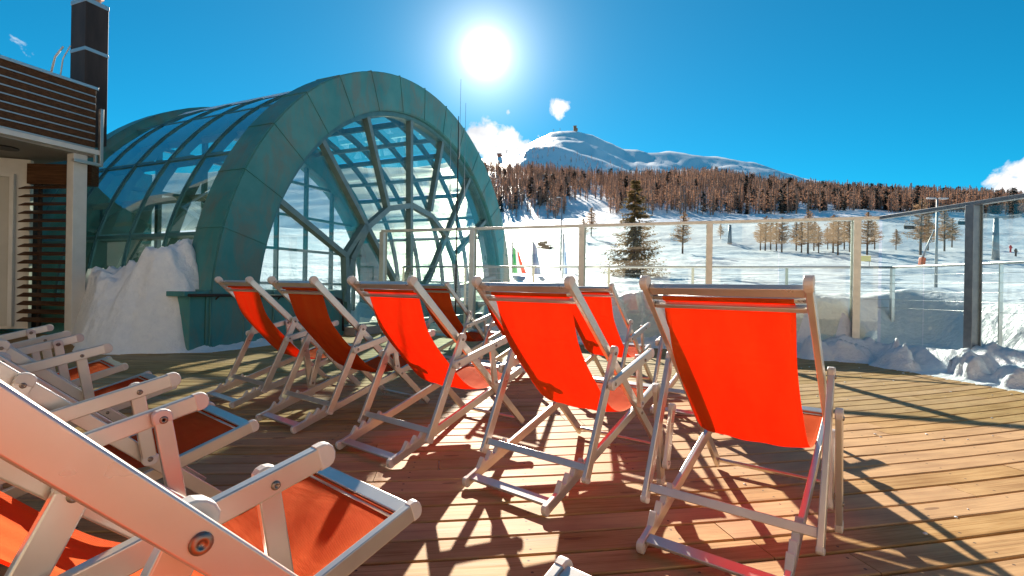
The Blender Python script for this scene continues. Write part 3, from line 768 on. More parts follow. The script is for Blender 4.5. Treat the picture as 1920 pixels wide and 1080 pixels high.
# ------------------------------------------------------------------ glass dome
def dome():
    a = R(24.0); P = Vector((-4.332, 7.1, 0)); d = Vector((math.sin(a), math.cos(a), 0)); n = Vector((-math.cos(a), math.sin(a), 0))
    root = empty('glass_dome', tuple(P)); tag(root, 'barrel shaped glass hall with green copper arch and fan mullions', 'building')
    SC, ZC, RO, RI = 5.35, .45, 5.34, 4.56
    def W_(s, z, l): return d * s + n * l + Vector((0, 0, z))
    def arc(r, t_): return SC + r * math.cos(t_), ZC + r * math.sin(t_)
    T0, T1 = R(-9), R(189); NS = 72
    def band(name, l0, l1, ri, ro, m, t0=T0, t1=T1, ns=NS):
        bm = bmesh.new(); rings = []
        for k in range(ns + 1):
            t_ = t0 + (t1 - t0) * k / ns
            q = [W_(*arc(ri, t_), l0), W_(*arc(ro, t_), l0), W_(*arc(ro, t_), l1), W_(*arc(ri, t_), l1)]
            rings.append([bm.verts.new(p) for p in q])
        for k in range(ns):
            for j in range(4): bm.faces.new((rings[k][j], rings[k][(j + 1) % 4], rings[k + 1][(j + 1) % 4], rings[k + 1][j]))
        bm.faces.new(rings[0][::-1]); bm.faces.new(rings[-1])
        bmesh.ops.recalc_face_normals(bm, faces=bm.faces)
        es = [e for e in bm.edges if e.calc_face_angle(0) > 1.0]
        bmesh.ops.bevel(bm, geom=es, offset=.02, segments=2, affect='EDGES')
        return mk(name, bm, m)
    arch = link('copper_arch', band('copper_arch', 0, .62, RI, RO, copper), root)
    # standing seams on the face and the soffit of the arch
    for k in range(17):
        t_ = R(4) + R(172) * k / 16; bm = bmesh.new(); er = Vector((0, 0, 0))
        p0 = W_(*arc(RI - .004, t_), -.004); p1 = W_(*arc(RO + .006, t_), -.004); p2 = W_(*arc(RO + .006, t_), .60)
        tang = d * (-math.sin(t_)) + Vector((0, 0, math.cos(t_)))
        bar(bm, p0, p1, .012, .016, up=tang.cross(p1 - p0), bev=0)
        bar(bm, p1, p2, .012, .014, up=tang.cross(p2 - p1), bev=0)
        link('seam', mk('seam', bm, copper), arch)
    # inner trim ring
    link('window_ring', band('window_ring', .10, .26, RI - .10, RI + .01, teal_frame), root)
    # far arch
    LD = 5.4
    link('far_arch', band('far_arch', LD, LD + .5, RI, RO - .02, copper, ns=48), root)
    # glazed end wall with its grid of bars
    for k in range(8):
        s_ = SC - 3.9 + k * 1.115; s1_ = s_ + 1.115; hh = math.sqrt(max(0, (RI + .03) ** 2 - (s_ - SC) ** 2)); h1 = math.sqrt(max(0, (RI + .03) ** 2 - (s1_ - SC) ** 2))
        bm = bmesh.new(); bar(bm, W_(s_, -.8, LD + .2), W_(s_, ZC + hh, LD + .2), .09, .12, up=n); link('end_bar', mk('end_bar', bm, teal_frame), root)
        if k < 7:
            bm = bmesh.new(); bm.faces.new([bm.verts.new(p) for p in (W_(s_, -.8, LD + .22), W_(s1_, -.8, LD + .22), W_(s1_, ZC + h1, LD + .22), W_(s_, ZC + hh, LD + .22))]); link('end_pane', mk('end_pane', bm, front_glass), root)
    for z_ in (1.0, 2.05, 3.1, 4.15):
        hw_ = math.sqrt((RI + .03) ** 2 - (z_ - ZC) ** 2); bm = bmesh.new(); bar(bm, W_(SC - hw_, z_, LD + .2), W_(SC + hw_, z_, LD + .2), .08, .10, up=n); link('end_bar', mk('end_bar', bm, teal_frame), root)
    # barrel frame: arched ribs and purlins, both slopes
    RR = RO - .16
    for l in (1.55, 2.55, 3.55, 4.5):
        link('rib', band('rib', l - .035, l + .035, RR - .17, RR + .03, teal_frame, ns=48), root)
    angs = [8, 25.5, 43, 60.5, 78, 95.5, 113, 130.5, 148, 165.5]
    for t_ in angs:
        th = R(t_); bm = bmesh.new(); rad = d * math.cos(th) + Vector((0, 0, math.sin(th)))
        p0 = W_(*arc(RR - .07, th), .60); p1 = W_(*arc(RR - .07, th), LD)
        bar(bm, p0, p1, .06, .16, up=rad, bev=0); link('purlin', mk('purlin', bm, teal_frame), root)
    # diagonal inner lattice beams carrying the roof lights: broad flat beams, as seen through the front
    ls = [.62, 1.55, 2.55, 3.55, 4.5, LD]
    full = [-6] + angs + [183]
    for i in range(len(full) - 1):
        for j in range(len(ls) - 1):
            t0, t1 = R(full[i]) + .012, R(full[i + 1]) - .012
            bm = bmesh.new(); ns = 4; rows = []
            for k in range(ns + 1):
                t_ = t0 + (t1 - t0) * k / ns
                rows.append((bm.verts.new(W_(*arc(RR, t_), ls[j] + .05)), bm.verts.new(W_(*arc(RR, t_), ls[j + 1] - .05))))
            for k in range(ns):
                f = bm.faces.new((rows[k][0], rows[k][1], rows[k + 1][1], rows[k + 1][0]))
            opaque = (full[i] == 165.5 and False)
            link('roof_pane', mk('roof_pane', bm, roof_glass, smooth=True), root)
    # inner fins (the white louvred steelwork seen through the window)
    for t_ in (34, 51.5, 69, 86.5, 104, 121.5, 139, 157):
        th = R(t_); bm = bmesh.new(); rad = d * math.cos(th) + Vector((0, 0, math.sin(th)))
        bar(bm, W_(*arc(RR - .16, th), .6), W_(*arc(RR - .16, th), LD), .05, .12, up=rad); link('inner_fin', mk('inner_fin', bm, rib_paint), root)
    # front fan: hub ring and spokes
    HC_ = (5.18, .65); HR = 2.27; lf = .18
    def hub(t_, r=HR): return HC_[0] + r * math.cos(t_), HC_[1] + r * math.sin(t_)
    hubang = [0, 28, 51, 70, 91.5, 115, 137, 158, 180]
    def memb(name, p, q, w=.10, dpt=.14):
        bm = bmesh.new(); A_1, B_1 = W_(p[0], p[1], lf), W_(q[0], q[1], lf)
        bar(bm, A_1, B_1, w, dpt, up=n); link(name, mk(name, bm, spoke_m), root)
    for t0, t1 in zip(hubang[:-1], hubang[1:]): memb('hub_member', hub(R(t0)), hub(R(t1)), .12, .13)
    def ray_to(p, dirv_, r=RI - .02):
        # intersect p + t*dir with the inner circle
        px, pz = p[0] - SC, p[1] - ZC; dx, dz = dirv_
        b_ = px * dx + pz * dz; c_ = px * px + pz * pz - r * r
        t_ = -b_ + math.sqrt(b_ * b_ - c_); return p[0] + dx * t_, p[1] + dz * t_
    def sp(p, q, name='spoke'):
        dd = unit(p, q); memb(name, p, ray_to(p, dd))
    sp((2.9, 1.57), (1.24, 2.42)); sp((4.52, 1.09), (2.2, 3.70)); sp((4.2, 2.72), (3.45, 4.53)); sp((5.12, .2), (4.99, 4.9))
    sp((5.91, 2.91), (6.38, 4.72)); sp((5.85, 1.11), (7.98, 4.25)); sp((7.30, 1.95), (9.34, 3.30)); sp((7.45, 1.0), (10.0, 1.35))
    memb('spoke', (2.91, 1.57), (3.0, .2)); memb('spoke', (3.47, 2.25), (2.9, 1.57)); memb('spoke', (5.12, .35), (6.1, 1.45)); memb('spoke', (4.3, .1), (5.12, 1.4))
    memb('sill', (2.75, .12), (9.9, .12), .14, .2)
    # glass behind the fan, sector by sector
    lo = .02
    fan = [-2, 16, 33, 51, 66, 80, 93, 106, 122, 140, 158, 182]
    for f0, f1 in zip(fan[:-1], fan[1:]):
        bm = bmesh.new(); ns = 5; rows = []
        for k in range(ns + 1):
            t_ = R(f0 + (f1 - f0) * k / ns); q = (math.cos(t_), math.sin(t_))
            i0 = (HC_[0] + q[0] * HR, HC_[1] + q[1] * HR); i1 = ray_to(HC_, q, RI + .05)
            rows.append((bm.verts.new(W_(*i0, .21)), bm.verts.new(W_(*i1, .21))))
        for k in range(ns): bm.faces.new((rows[k][0], rows[k][1], rows[k + 1][1], rows[k + 1][0]))
        link('window_pane', mk('window_pane', bm, front_glass), root)
    for f0, f1 in ((0, 51), (51, 91.5), (91.5, 137), (137, 180)):
        bm = bmesh.new(); c = bm.verts.new(W_(HC_[0], lo + .1, .21)); prev = None; ring = []
        for k in range(6):
            t_ = R(f0 + (f1 - f0) * k / 5); ring.append(bm.verts.new(W_(*hub(t_), .21)))
        for k in range(5): bm.faces.new((c, ring[k], ring[k + 1]))
        link('window_pane', mk('window_pane', bm, front_glass), root)
    # low strip of glass from the hub's foot to the ground, right of the plinth
    for s0, s1 in ((2.75, 4.2), (4.2, 5.12), (5.12, 7.4), (7.4, 9.9)):
        bm = bmesh.new(); bm.faces.new([bm.verts.new(W_(s, z, .212)) for s, z in ((s0, -.9), (s1, -.9), (s1, .62), (s0, .62))])
        link('window_pane', mk('window_pane', bm, front_glass), root)
    # plinth wall clad in copper, with seams and a pipe handrail
    bm = bmesh.new()
    def box_sl(s0, s1, z0, z1, l0, l1, m_i=0):
        c = W_((s0 + s1) / 2, (z0 + z1) / 2, (l0 + l1) / 2); rotm = Matrix((d, n, Vector((0, 0, 1)))).transposed()
        bx(bm, c, (s1 - s0, abs(l1 - l0), z1 - z0), rotm, .008)
    box_sl(-.03, 2.72, -.3, .88, .02, .50)
    wall = link('plinth_wall', mk('plinth_wall', bm, copper), root)
    for s_ in (.02, .55, 1.1, 1.65, 2.2, 2.70):
        bm = bmesh.new(); box_sl(s_ - .008, s_ + .008, -.1, .86, -.008, .02); link('seam', mk('seam', bm, copper), wall)
    bm = bmesh.new(); box_sl(-.26, -.035, -.3, .78, .04, .34); box_sl(-.36, -.034, .78, .85, .0, .40)
    link('plinth_ledge', mk('plinth_ledge', bm, copper), root)
    bm = bmesh.new()
    tube(bm, [W_(-.34, .80, -.06), W_(.1, .80, -.07), W_(1.5, .77, -.07), W_(2.3, .76, -.07), W_(2.55, .70, -.07), W_(2.62, .55, -.07), W_(2.62, .1, -.07)], .022, 10)
    for s_ in (.1, 1.2, 2.2): tube(bm, [W_(s_, .79, -.07), W_(s_, .72, .03)], .012, 6)
    link('pipe_rail', mk('pipe_rail', bm, dark_metal), root)
    # low lintel boxes at the foot of the window
    bm = bmesh.new(); box_sl(2.76, 3.5, -.3, .16, -.25, .1); link('step_box', mk('step_box', bm, noisy('pinkish concrete', (.35, .28, .25), (.42, .35, .32), 6., .8)), root)
    # side wall under the near slope of the barrel, going back
    bm = bmesh.new(); c0 = RR
    s_l = SC - RO + .02
    box_sl(s_l - .02, s_l + .25, -1.2, .55, .62, LD + .5); link('side_wall', mk('side_wall', bm, copper), root)
    bm = bmesh.new(); box_sl(SC + RO - .3, SC + RO, -1.2, .5, .2, LD + .5); link('side_wall', mk('side_wall', bm, copper), root)
    # inside floor
    bm = bmesh.new(); box_sl(.4, 10.4, -1.3, -1.1, .3, LD + .4); link('floor_slab', mk('floor_slab', bm, noisy('grey floor', (.30, .30, .29), (.36, .35, .34), 2., .6)), root)
    # lower connecting roof behind, left
    bm = bmesh.new(); box_sl(-.6, 2.6, -1.2, 3.55, LD + .5, LD + 5.0); link('rear_block', mk('rear_block', bm, copper), root)
    # snow stripe along the ridge
    bm = bmesh.new(); rows = []
    for k in range(26):
        l_ = .45 + (LD - .3) * k / 25; rows.append([bm.verts.new(W_(*arc(RR + hh, R(tt)), l_)) for tt, hh in ((119 - 1.6 * abs(noise.noise(Vector((k * .6, 0, 1)))) , .01), (116, .055), (109, .075 + .03 * noise.noise(Vector((k * .5, 3, 0)))), (101, .06), (97, .01))])
    for k in range(25):
        for j in range(4): bm.faces.new((rows[k][j], rows[k][j + 1], rows[k + 1][j + 1], rows[k + 1][j]))
    rs = link('ridge_snow', mk('ridge_snow', bm, snow_pile_m, True)); rs.location = P
    tag(rs, 'strip of melting snow lying along the ridge of the glass hall', 'snow')
dome()

# ------------------------------------------------------------------ antenna masts in front of the dome
def mast():
    x, y = at_px(857, 9.3)[:2]
    o = empty('antenna_mast', (x, y, 0)); tag(o, 'thin dark antenna mast with whip aerials in front of the arch window', 'antenna')
    bm = bmesh.new(); tube(bm, [(0, 0, -1.2), (0, 0, 3.0), (0, 0, 4.2)], [.015, .012, .007], 8); link('pole', mk('pole', bm, dark_metal), o)
    for dx, z0, z1 in ((-.14, 2.75, 4.05), (.13, 2.6, 4.45), (.03, 3.5, 4.9)):
        bm = bmesh.new(); tube(bm, [(0, 0, z0 - .1), (dx * .6, 0, z0 - .1), (dx, 0, z0), (dx, 0, z0 + .5), (dx, 0, z1)], [.006, .006, .009, .004, .003], 6); link('aerial', mk('aerial', bm, light_metal), o)
mast()

# ------------------------------------------------------------------ kiosk on the left
def kiosk():
    c = Vector((-8.56, 10.15, 0)); dv = Vector((-.36, -.933, 0)).normalized(); nv = Vector((.933, -.36, 0)).normalized()  # dv toward camera along the fascia; nv faces the terrace
    root = empty('wooden_kiosk', (c.x * .8, c.y * .8, .195)); root.scale = (.8, .8, .8); tag(root, 'flat roofed kiosk with dark brown slatted fascia and white post', 'building')
    rotm = Matrix((dv, nv, Vector((0, 0, 1)))).transposed()
    def b_(bm, s0, s1, n0, n1, z0, z1, bev=.004): bx(bm, dv * (s0 + s1) / 2 + nv * (n0 + n1) / 2 + Vector((0, 0, (z0 + z1) / 2)), (s1 - s0, n1 - n0, z1 - z0), rotm, bev)
    LN = 8.0; ZB, ZT = 3.58, 4.95
    bm = bmesh.new(); b_(bm, 0.05, LN, -3.6, -.06, ZB + .02, ZT - .05); link('roof_box', mk('roof_box', bm, dark_metal), root)
    fa = empty('slatted_fascia'); fa.parent = root
    nsl = 8; hs = (ZT - ZB - .16) / nsl
    for k in range(nsl):
        z0 = ZB + .10 + k * hs
        bm = bmesh.new(); b_(bm, .03, LN, -.045, .0, z0 + .03, z0 + hs, .006); link('fascia_slat', mk('fascia_slat', bm, brown_wood), fa)
        bm = bmesh.new(); b_(bm, .03, LN, -.052, -.012, z0 + .006, z0 + .028, .002); link('slat_trim', mk('slat_trim', bm, light_metal), fa)
    bm = bmesh.new(); b_(bm, .0, LN, -.08, .03, ZT - .06, ZT); link('top_flashing', mk('top_flashing', bm, light_metal), root)
    bm = bmesh.new(); b_(bm, -.05, LN, -.08, .03, ZB - .01, ZB + .09); link('bottom_flashing', mk('bottom_flashing', bm, white_paint), root)
    bm = bmesh.new(); b_(bm, 0.0, LN, -3.6, -.08, ZB - .05, ZB + .02); link('soffit', mk('soffit', bm, noisy('grey soffit', (.26, .25, .24), (.31, .30, .28), 1.5, .7)), root)
    # corner bracket frame
    bm = bmesh.new()
    b_(bm, -.09, -.03, -.03, .05, ZB - .22, ZT - .42); b_(bm, -.09, .42, -.03, .05, ZB - .24, ZB - .18); b_(bm, .02, .05, -.03, .03, ZB - .2, ZB)
    link('corner_frame', mk('corner_frame', bm, light_metal), root)
    # speaker in the soffit
    bm = bmesh.new(); tube(bm, [dv * 1.05 - nv * .95 + Vector((0, 0, ZB - .075)), dv * 1.05 - nv * .95 + Vector((0, 0, ZB - .045))], .22, 28); link('ceiling_speaker', mk('ceiling_speaker', bm, black_m), root)
    # post
    bm = bmesh.new(); b_(bm, .12, .36, -.30, -.08, -.1, ZB - .05, .008); link('post', mk('post', bm, white_paint), root)
    # back wall with cream door, brown louvres beside it
    bm = bmesh.new(); b_(bm, -.25, LN, -2.6, -2.45, -.1, ZB - .05); link('back_wall', mk('back_wall', bm, dark_metal), root)
    def face(bm, p, q, z0, z1, th): bar(bm, Vector((p[0], p[1], (z0 + z1) / 2)) - c, Vector((q[0], q[1], (z0 + z1) / 2)) - c, th, z1 - z0, bev=.004)
    bm = bmesh.new(); face(bm, (-12.6, 9.6), (-10.15, 10.42), -.05, 3.5, .12); link('front_wall', mk('front_wall', bm, white_paint), root)
    bm = bmesh.new(); face(bm, (-12.4, 9.58), (-10.42, 10.24), .02, 3.1, .05)
    dr = link('door', mk('door', bm, door_m), root)
    bm = bmesh.new(); face(bm, (-10.40, 10.22), (-10.33, 10.24), .0, 3.14, .08); face(bm, (-12.4, 9.55), (-10.33, 10.24), 3.10, 3.17, .08); link('door_frame', mk('door_frame', bm, white_paint), root)
    ls_ = empty('louvre_screen'); ls_.parent = root
    for k in range(17):
        z = .16 + k * .17; bm = bmesh.new()
        p = Vector((-10.12, 10.18, z)) - c; q = Vector((-8.92, 10.02, z)) - c
        x_ = (q - p).normalized(); y_ = Vector((0, 0, 1)).cross(x_); ti = Matrix.Rotation(R(28), 3, x_)
        rm = ti @ Matrix((x_, y_, Vector((0, 0, 1)))).transposed()
        bx(bm, (p + q) / 2, ((q - p).length, .15, .022), rm, .004); link('louvre', mk('louvre', bm, brown_wood), ls_)
    bm = bmesh.new(); bar(bm, Vector((-9.85, 10.30, -.1)) - c, Vector((-9.85, 10.30, 3.4)) - c, .05, .05, up=(1, 0, 0)); link('louvre_bracket', mk('louvre_bracket', bm, dark_metal), ls_)
    bm = bmesh.new(); face(bm, (-10.1, 10.35), (-8.80, 10.40), 2.98, 3.40, .2); link('beam', mk('beam', bm, brown_wood), root)
    # flue tower behind the fascia
    bm = bmesh.new(); tq = Vector((-8.98, 10.42, 0)) - c
    bx(bm, tq + Vector((0, 0, 5.3)), (.42, .50, 2.9), rotm, .008); fl = link('flue_tower', mk('flue_tower', bm, dark_metal), root)
    for z in (5.77, 6.78):
        bm = bmesh.new(); bx(bm, tq + Vector((0, 0, z)), (.435, .515, .09 if z > 6 else .07), rotm, .003); link('flue_band', mk('flue_band', bm, light_metal), fl)
    bm = bmesh.new(); ct = tq + Vector((.06, 0, 6.75)); tube(bm, [ct, ct + Vector((0, 0, .2)), ct + Vector((0, 0, .22)), ct + Vector((0, 0, .34))], [.13, .13, .18, .16], 20); link('flue_cowl', mk('flue_cowl', bm, copper_raw), fl)
    bm = bmesh.new(); tube(bm, [tq + Vector((-.28, -.30, 5.78)), tq + Vector((-.42, -.33, 5.55)), tq + Vector((-.55, -.35, 4.9))], .018, 8); tube(bm, [tq + Vector((-.10, -.34, 5.78)), tq + Vector((-.22, -.37, 5.5)), tq + Vector((-.30, -.37, 4.9))], .012, 8)
    link('drip_hose', mk('drip_hose', bm, white_paint), fl)
kiosk()

# ------------------------------------------------------------------ snow heaps
def heap(name, label, cat, xs, ys, fn, kind=None):
    X, Y = np.meshgrid(xs, ys); Z = fn(X, Y)
    v = np.stack([X, Y, Z], -1).reshape(-1, 3); nx, ny = len(xs), len(ys); f = []
    Zf = Z.ravel()
    for j in range(ny - 1):
        for i in range(nx - 1):
            a_ = j * nx + i; q = (a_, a_ + 1, a_ + nx + 1, a_ + nx)
            if max(Zf[list(q)]) > -.02: f.append(q)
    me = pydata(name, v, f, snow_pile_m, True)
    bm = bmesh.new(); bm.from_mesh(me); loose = [v_ for v_ in bm.verts if not v_.link_faces]; bmesh.ops.delete(bm, geom=loose, context='VERTS'); bm.to_mesh(me); bm.free()
    o = link(name, me)
    return tag(o, label, cat, kind=kind)
def pile(X, Y):
    # banked against the side of the dome: t along its wall, q out from it toward the terrace
    t_ = (X + 4.33) * -.9135 + (Y - 7.1) * .4067; q = (X + 4.33) * -.4067 + (Y - 7.1) * -.9135
    hgt = np.interp(t_, [-.32, -.2, .10, .28, .55, .85, 1.05, 1.5, 2.1, 2.9, 3.5, 4.2], [0, .05, .14, .82, 1.36, 1.50, 1.33, 1.16, 1.08, 1.06, .75, .3])
    wd = np.interp(t_, [-.3, .1, .6, 1.2, 2.0, 3.0, 4.0], [.25, .45, .75, 1.15, 1.3, 1.2, .9])
    qq = q + .30 * fbm(X * 1.5, Y * 1.5, 26)
    k = np.clip((qq - .12) / wd, 0, 1)
    z = hgt * np.clip(1 - k ** 1.9, 0, 1)
    rg = 1 - np.abs(fbm(X * 3.1, Y * 3.1, 41)) * 3
    z = z + (.30 * fbm(X * 1.4, Y * 1.4, 21) + .09 * rg + .20 * fbm(X * 4.4, Y * 4.4, 22) + .10 * fbm(X * 11, Y * 11, 23)) * np.clip(z * 1.6, 0, 1)
    z = z + .12 * np.clip(1 - np.abs(q - 1.3) / 1.0, 0, 1) * np.clip(t_ - .2, 0, 1) * (1 + fbm(X * 2, Y * 2, 27))
    z = np.where(q < -.25, np.minimum(z, .2), z)
    front = (Y - 6.56) + .12 * fbm(X * 1.5, Y * 1.5, 25)
    z = z * np.clip(front / .5, 0, 1) ** .7 * np.clip((t_ + .34) / .15, 0, 1) * np.clip((X + 6.15 + (Y - 7) * .95 + .25 * fbm(X * 1.2, Y * 1.2, 44)) / .35, 0, 1)
    return z - .05
heap('snow_pile', 'big shovelled snow pile between the white post and the dome plinth', 'snow pile', np.arange(-8.6, -3.8, .035), np.arange(6.2, 9.6, .035), pile)
def strip(X, Y):
    fd = fence_dist(X, Y)      # negative on the deck side
    w = .34 + .45 * np.clip((X - 3.6) / 1.0, 0, 1) + .25 * fbm(X * 1.1, Y * 1.1, 31)
    inn = np.clip((fd + w) / .35, 0, 1)
    h = .035 + (.24 * np.clip(fbm(X * 1.9, Y * 1.9, 33) + .35, 0, 1) + .10 * np.clip(fbm(X * 6, Y * 6, 35), 0, 1) + .05) * np.clip((fd + .42) / .30, 0, 1) ** 1.5 + .10 * np.clip((fd + .26) / .2, 0, 1)
    for (bx_, by, r_, hh) in ((5.15, 6.55, .26, .42), (5.0, 6.65, .17, .30), (5.55, 5.95, .20, .30), (5.45, 5.75, .14, .24), (4.55, 7.35, .25, .30), (4.95, 7.2, .25, .26), (5.62, 5.35, .30, .26)):
        h = np.maximum(h, hh * np.clip(1.15 - ((X - bx_ + .16 * fbm(X * 5, Y * 5, 38)) ** 2 + (Y - by + .16 * fbm(X * 5, Y * 5, 39)) ** 2) / r_ ** 2, 0, 1) ** .6 * (1 + .35 * fbm(X * 7, Y * 7, 40)))
    h = h + .02 * fbm(X * 14, Y * 14, 36)
    z = h * inn - .012
    return np.where((fd > .10) | (X < -.6), -.1, z)
heap('snow_strip', 'thin lumpy band of snow along the foot of the glass fence', 'snow', np.arange(-.9, 6.6, .035), np.arange(2.2, 10.2, .035), strip)
tb = None
def scraps():
    r2 = random.Random(5); bm = bmesh.new()
    for i in range(90):
        x = r2.uniform(1.2, 5.2); y = r2.uniform(2.0, 6.6)
        if fence_dist(np.array([x]), np.array([y]))[0] > -.4: continue
        s = r2.uniform(.004, .011) * (1 + (r2.random() < .1))
        m = Matrix.Translation((x, y, s * .35)) @ Matrix.Diagonal((s, s * r2.uniform(.7, 1.4), s * .55, 1))
        bmesh.ops.create_icosphere(bm, subdivisions=1, radius=1, matrix=m)
    tag(link('snow_crumbs', mk('snow_crumbs', bm, snow_pile_m, True)), 'tiny crumbs of snow scattered over the sunny boards', 'snow crumbs', kind='stuff')
scraps()

# ------------------------------------------------------------------ trees
bark = noisy('larch bark', (.10, .062, .045), (.06, .04, .03), 8., .9)
twig_far = noisy('haze lightened larch twigs', (.56, .32, .205), (.42, .235, .15), .35, .9, 0, 3.)  # colour lightened to stand in for the haze over the distant wood
twig_gold = noisy('gold brown larch twigs', (.42, .27, .15), (.30, .18, .10), 1.5, .9)  # gold brown is the bare twigs' own colour
def see_through(m, amt=.4):
    t = m.node_tree; b = t.nodes['Principled BSDF']; tr_ = N(t, 'ShaderNodeBsdfTranslucent'); L(t, b.inputs['Base Color'].links[0].from_socket, tr_.inputs[0])
    mx_ = N(t, 'ShaderNodeMixShader', i_0=amt); L(t, b.outputs[0], mx_.inputs[1]); L(t, tr_.outputs[0], mx_.inputs[2]); L(t, mx_.outputs[0], t.nodes['Material Output'].inputs[0])
needle = noisy('spruce needles', (.13, .10, .038), (.30, .19, .07), 1.6, .8)
needle_d = noisy('dark fir needles', (.018, .026, .022), (.035, .038, .03), .5, .85)
for m_ in (twig_far, twig_gold, needle): see_through(m_, .45)
bark_far = noisy('haze lightened larch bark', (.30, .18, .13), (.20, .12, .09), 8., .9)  # paler copy of the bark, distance haze put into the colour
def larch(seed, h, nb, tw, segs=2, wide=.17, twigs=5, start=.12, lean=.02, fuzz=1.0):
    """bare larch: trunk cone, thin branches and twig blades. returns verts, faces, mat index"""
    r = random.Random(seed); V, Fc, MI = [], [], []
    def quad(a, b, w0, w1, mi, ax=None):
        d_ = (b - a); 
        if d_.length < 1e-6: return
        s_ = d_.cross(ax or Vector((r.uniform(-1, 1), r.uniform(-1, 1), r.uniform(-1, 1)))).normalized()
        i = len(V); V.extend([a - s_ * w0, a + s_ * w0, b + s_ * w1, b - s_ * w1]); Fc.append((i, i + 1, i + 2, i + 3)); MI.append(mi)
    n = 5; lx, ly = r.uniform(-lean, lean) * h, r.uniform(-lean, lean) * h; rb = h * .010
    rings = []
    for k in range(4):
        t_ = k / 3; c = Vector((lx * t_ * t_, ly * t_ * t_, h * t_)); rad = rb * (1 - t_) ** .8 + .012
        rings.append([len(V) + j for j in range(n)]); V.extend([c + Vector((math.cos(6.283 * j / n), math.sin(6.283 * j / n), 0)) * rad for j in range(n)])
    for k in range(3):
        for j in range(n): Fc.append((rings[k][j], rings[k][(j + 1) % n], rings[k + 1][(j + 1) % n], rings[k + 1][j])); MI.append(0)
    for b_ in range(nb):
        t_ = start + (1 - start) * (b_ + r.random()) / nb; z = h * t_
        ln = h * wide * (1.05 - t_) ** .75 * r.uniform(.55, 1.2) * (1 if t_ > start + .12 else r.uniform(.3, .9)); an = r.uniform(0, 6.283)
        c = Vector((lx * t_ * t_, ly * t_ * t_, z)); out = Vector((math.cos(an), math.sin(an), r.uniform(-.15, .30)))
        mid = c + out * ln * .55; tip = c + out * ln + Vector((0, 0, r.uniform(0, .25) * ln))
        quad(c, mid, tw * 1.1, tw * .8, 1); quad(mid, tip, tw * .8, tw * .2, 1)
        for q in range(twigs):
            k = r.random(); p = c.lerp(tip, .25 + .75 * k); dd = Vector((r.uniform(-1, 1), r.uniform(-1, 1), r.uniform(-.9, .6))).normalized()
            quad(p, p + dd * ln * r.uniform(.15, .38), tw * .55 * fuzz, tw * .15, 1)
    return V, Fc, MI
def spruce(seed, h, tiers, per, needles, wide=.30, drop=.35, sz=.16):
    r = random.Random(seed); V, Fc, MI = [], [], []; n = 7; rings = []
    for k in range(5):
        t_ = k / 4; rad = h * .016 * (1 - t_) + .01; rings.append([len(V) + j for j in range(n)]); V.extend([Vector((math.cos(6.283 * j / n) * rad, math.sin(6.283 * j / n) * rad, h * t_)) for j in range(n)])
    for k in range(4):
        for j in range(n): Fc.append((rings[k][j], rings[k][(j + 1) % n], rings[k + 1][(j + 1) % n], rings[k + 1][j])); MI.append(0)
    for i in range(tiers):
        t_ = .05 + .95 * (i / tiers) ** 1.0; z = h * t_; L0_ = h * wide * (1.02 - t_) ** .80
        for b_ in range(max(4, int(per * (1.15 - t_)))):
            an = r.uniform(0, 6.283); ln = L0_ * r.uniform(.65, 1.12); zz = z + r.uniform(-.5, .5) * h / tiers
            pts_ = []
            for k in range(5):
                q = k / 4; pts_.append(Vector((math.cos(an) * ln * q, math.sin(an) * ln * q, zz - drop * ln * (q - .55 * q * q) + .12 * ln * q * q)))
            for k in range(4):
                a, b2_ = pts_[k], pts_[k + 1]; s_ = Vector((-math.sin(an), math.cos(an), 0)) * .012 * h * .1
                i0 = len(V); V.extend([a - s_, a + s_, b2_ + s_, b2_ - s_]); Fc.append((i0, i0 + 1, i0 + 2, i0 + 3)); MI.append(0)
            for q in range(needles):
                k = r.random() ** .8; f_ = k * 4; j = min(3, int(f_)); p = pts_[j].lerp(pts_[j + 1], f_ - j)
                side = Vector((-math.sin(an), math.cos(an), 0)) * r.choice((-1, 1)); out = Vector((math.cos(an), math.sin(an), 0))
                dd = (side * r.uniform(.2, 1) + out * r.uniform(.3, 1) + Vector((0, 0, r.uniform(-.7, .15)))).normalized()
                l2 = sz * r.uniform(.5, 1.2) * (.6 + .7 * (1 - k)); w = dd.cross(Vector((r.uniform(-.4, .4), r.uniform(-.4, .4), 1))).normalized() * l2 * .20
                i0 = len(V); V.extend([p - w * .5, p + w * .5, p + dd * l2 + w, p + dd * l2 - w]); Fc.append((i0, i0 + 1, i0 + 2, i0 + 3)); MI.append(1)
    return V, Fc, MI
def split_tree(name, data, loc, mats, label, cat, group=None, rz=0, sc=1.0):
    V, Fc, MI = data; o = empty(name, loc, rz); o.scale = (sc,) * 3; tag(o, label, cat, group)
    for nm, mi in (('trunk', 0), ('crown', 1)):
        key = name + nm + str(id(data))
        if key not in cache:
            fs_ = [f for f, m_ in zip(Fc, MI) if m_ == mi]; used = sorted({i for f in fs_ for i in f}); mp = {q: k for k, q in enumerate(used)}
            cache[key] = pydata(nm, [V[i] for i in used], [tuple(mp[i] for i in f) for f in fs_], mats[mi])
        link(nm, cache[key], o)
    return o
# the big spruce beyond the fence
x, y, z = at_px(1190, 41)
spr = spruce(11, 8.2, 36, 14, 28, .37, .42, .33)
split_tree('spruce', spr, (x, y, z - .15), (bark, needle), 'tall solitary spruce on the slope behind the glass fence', 'tree')
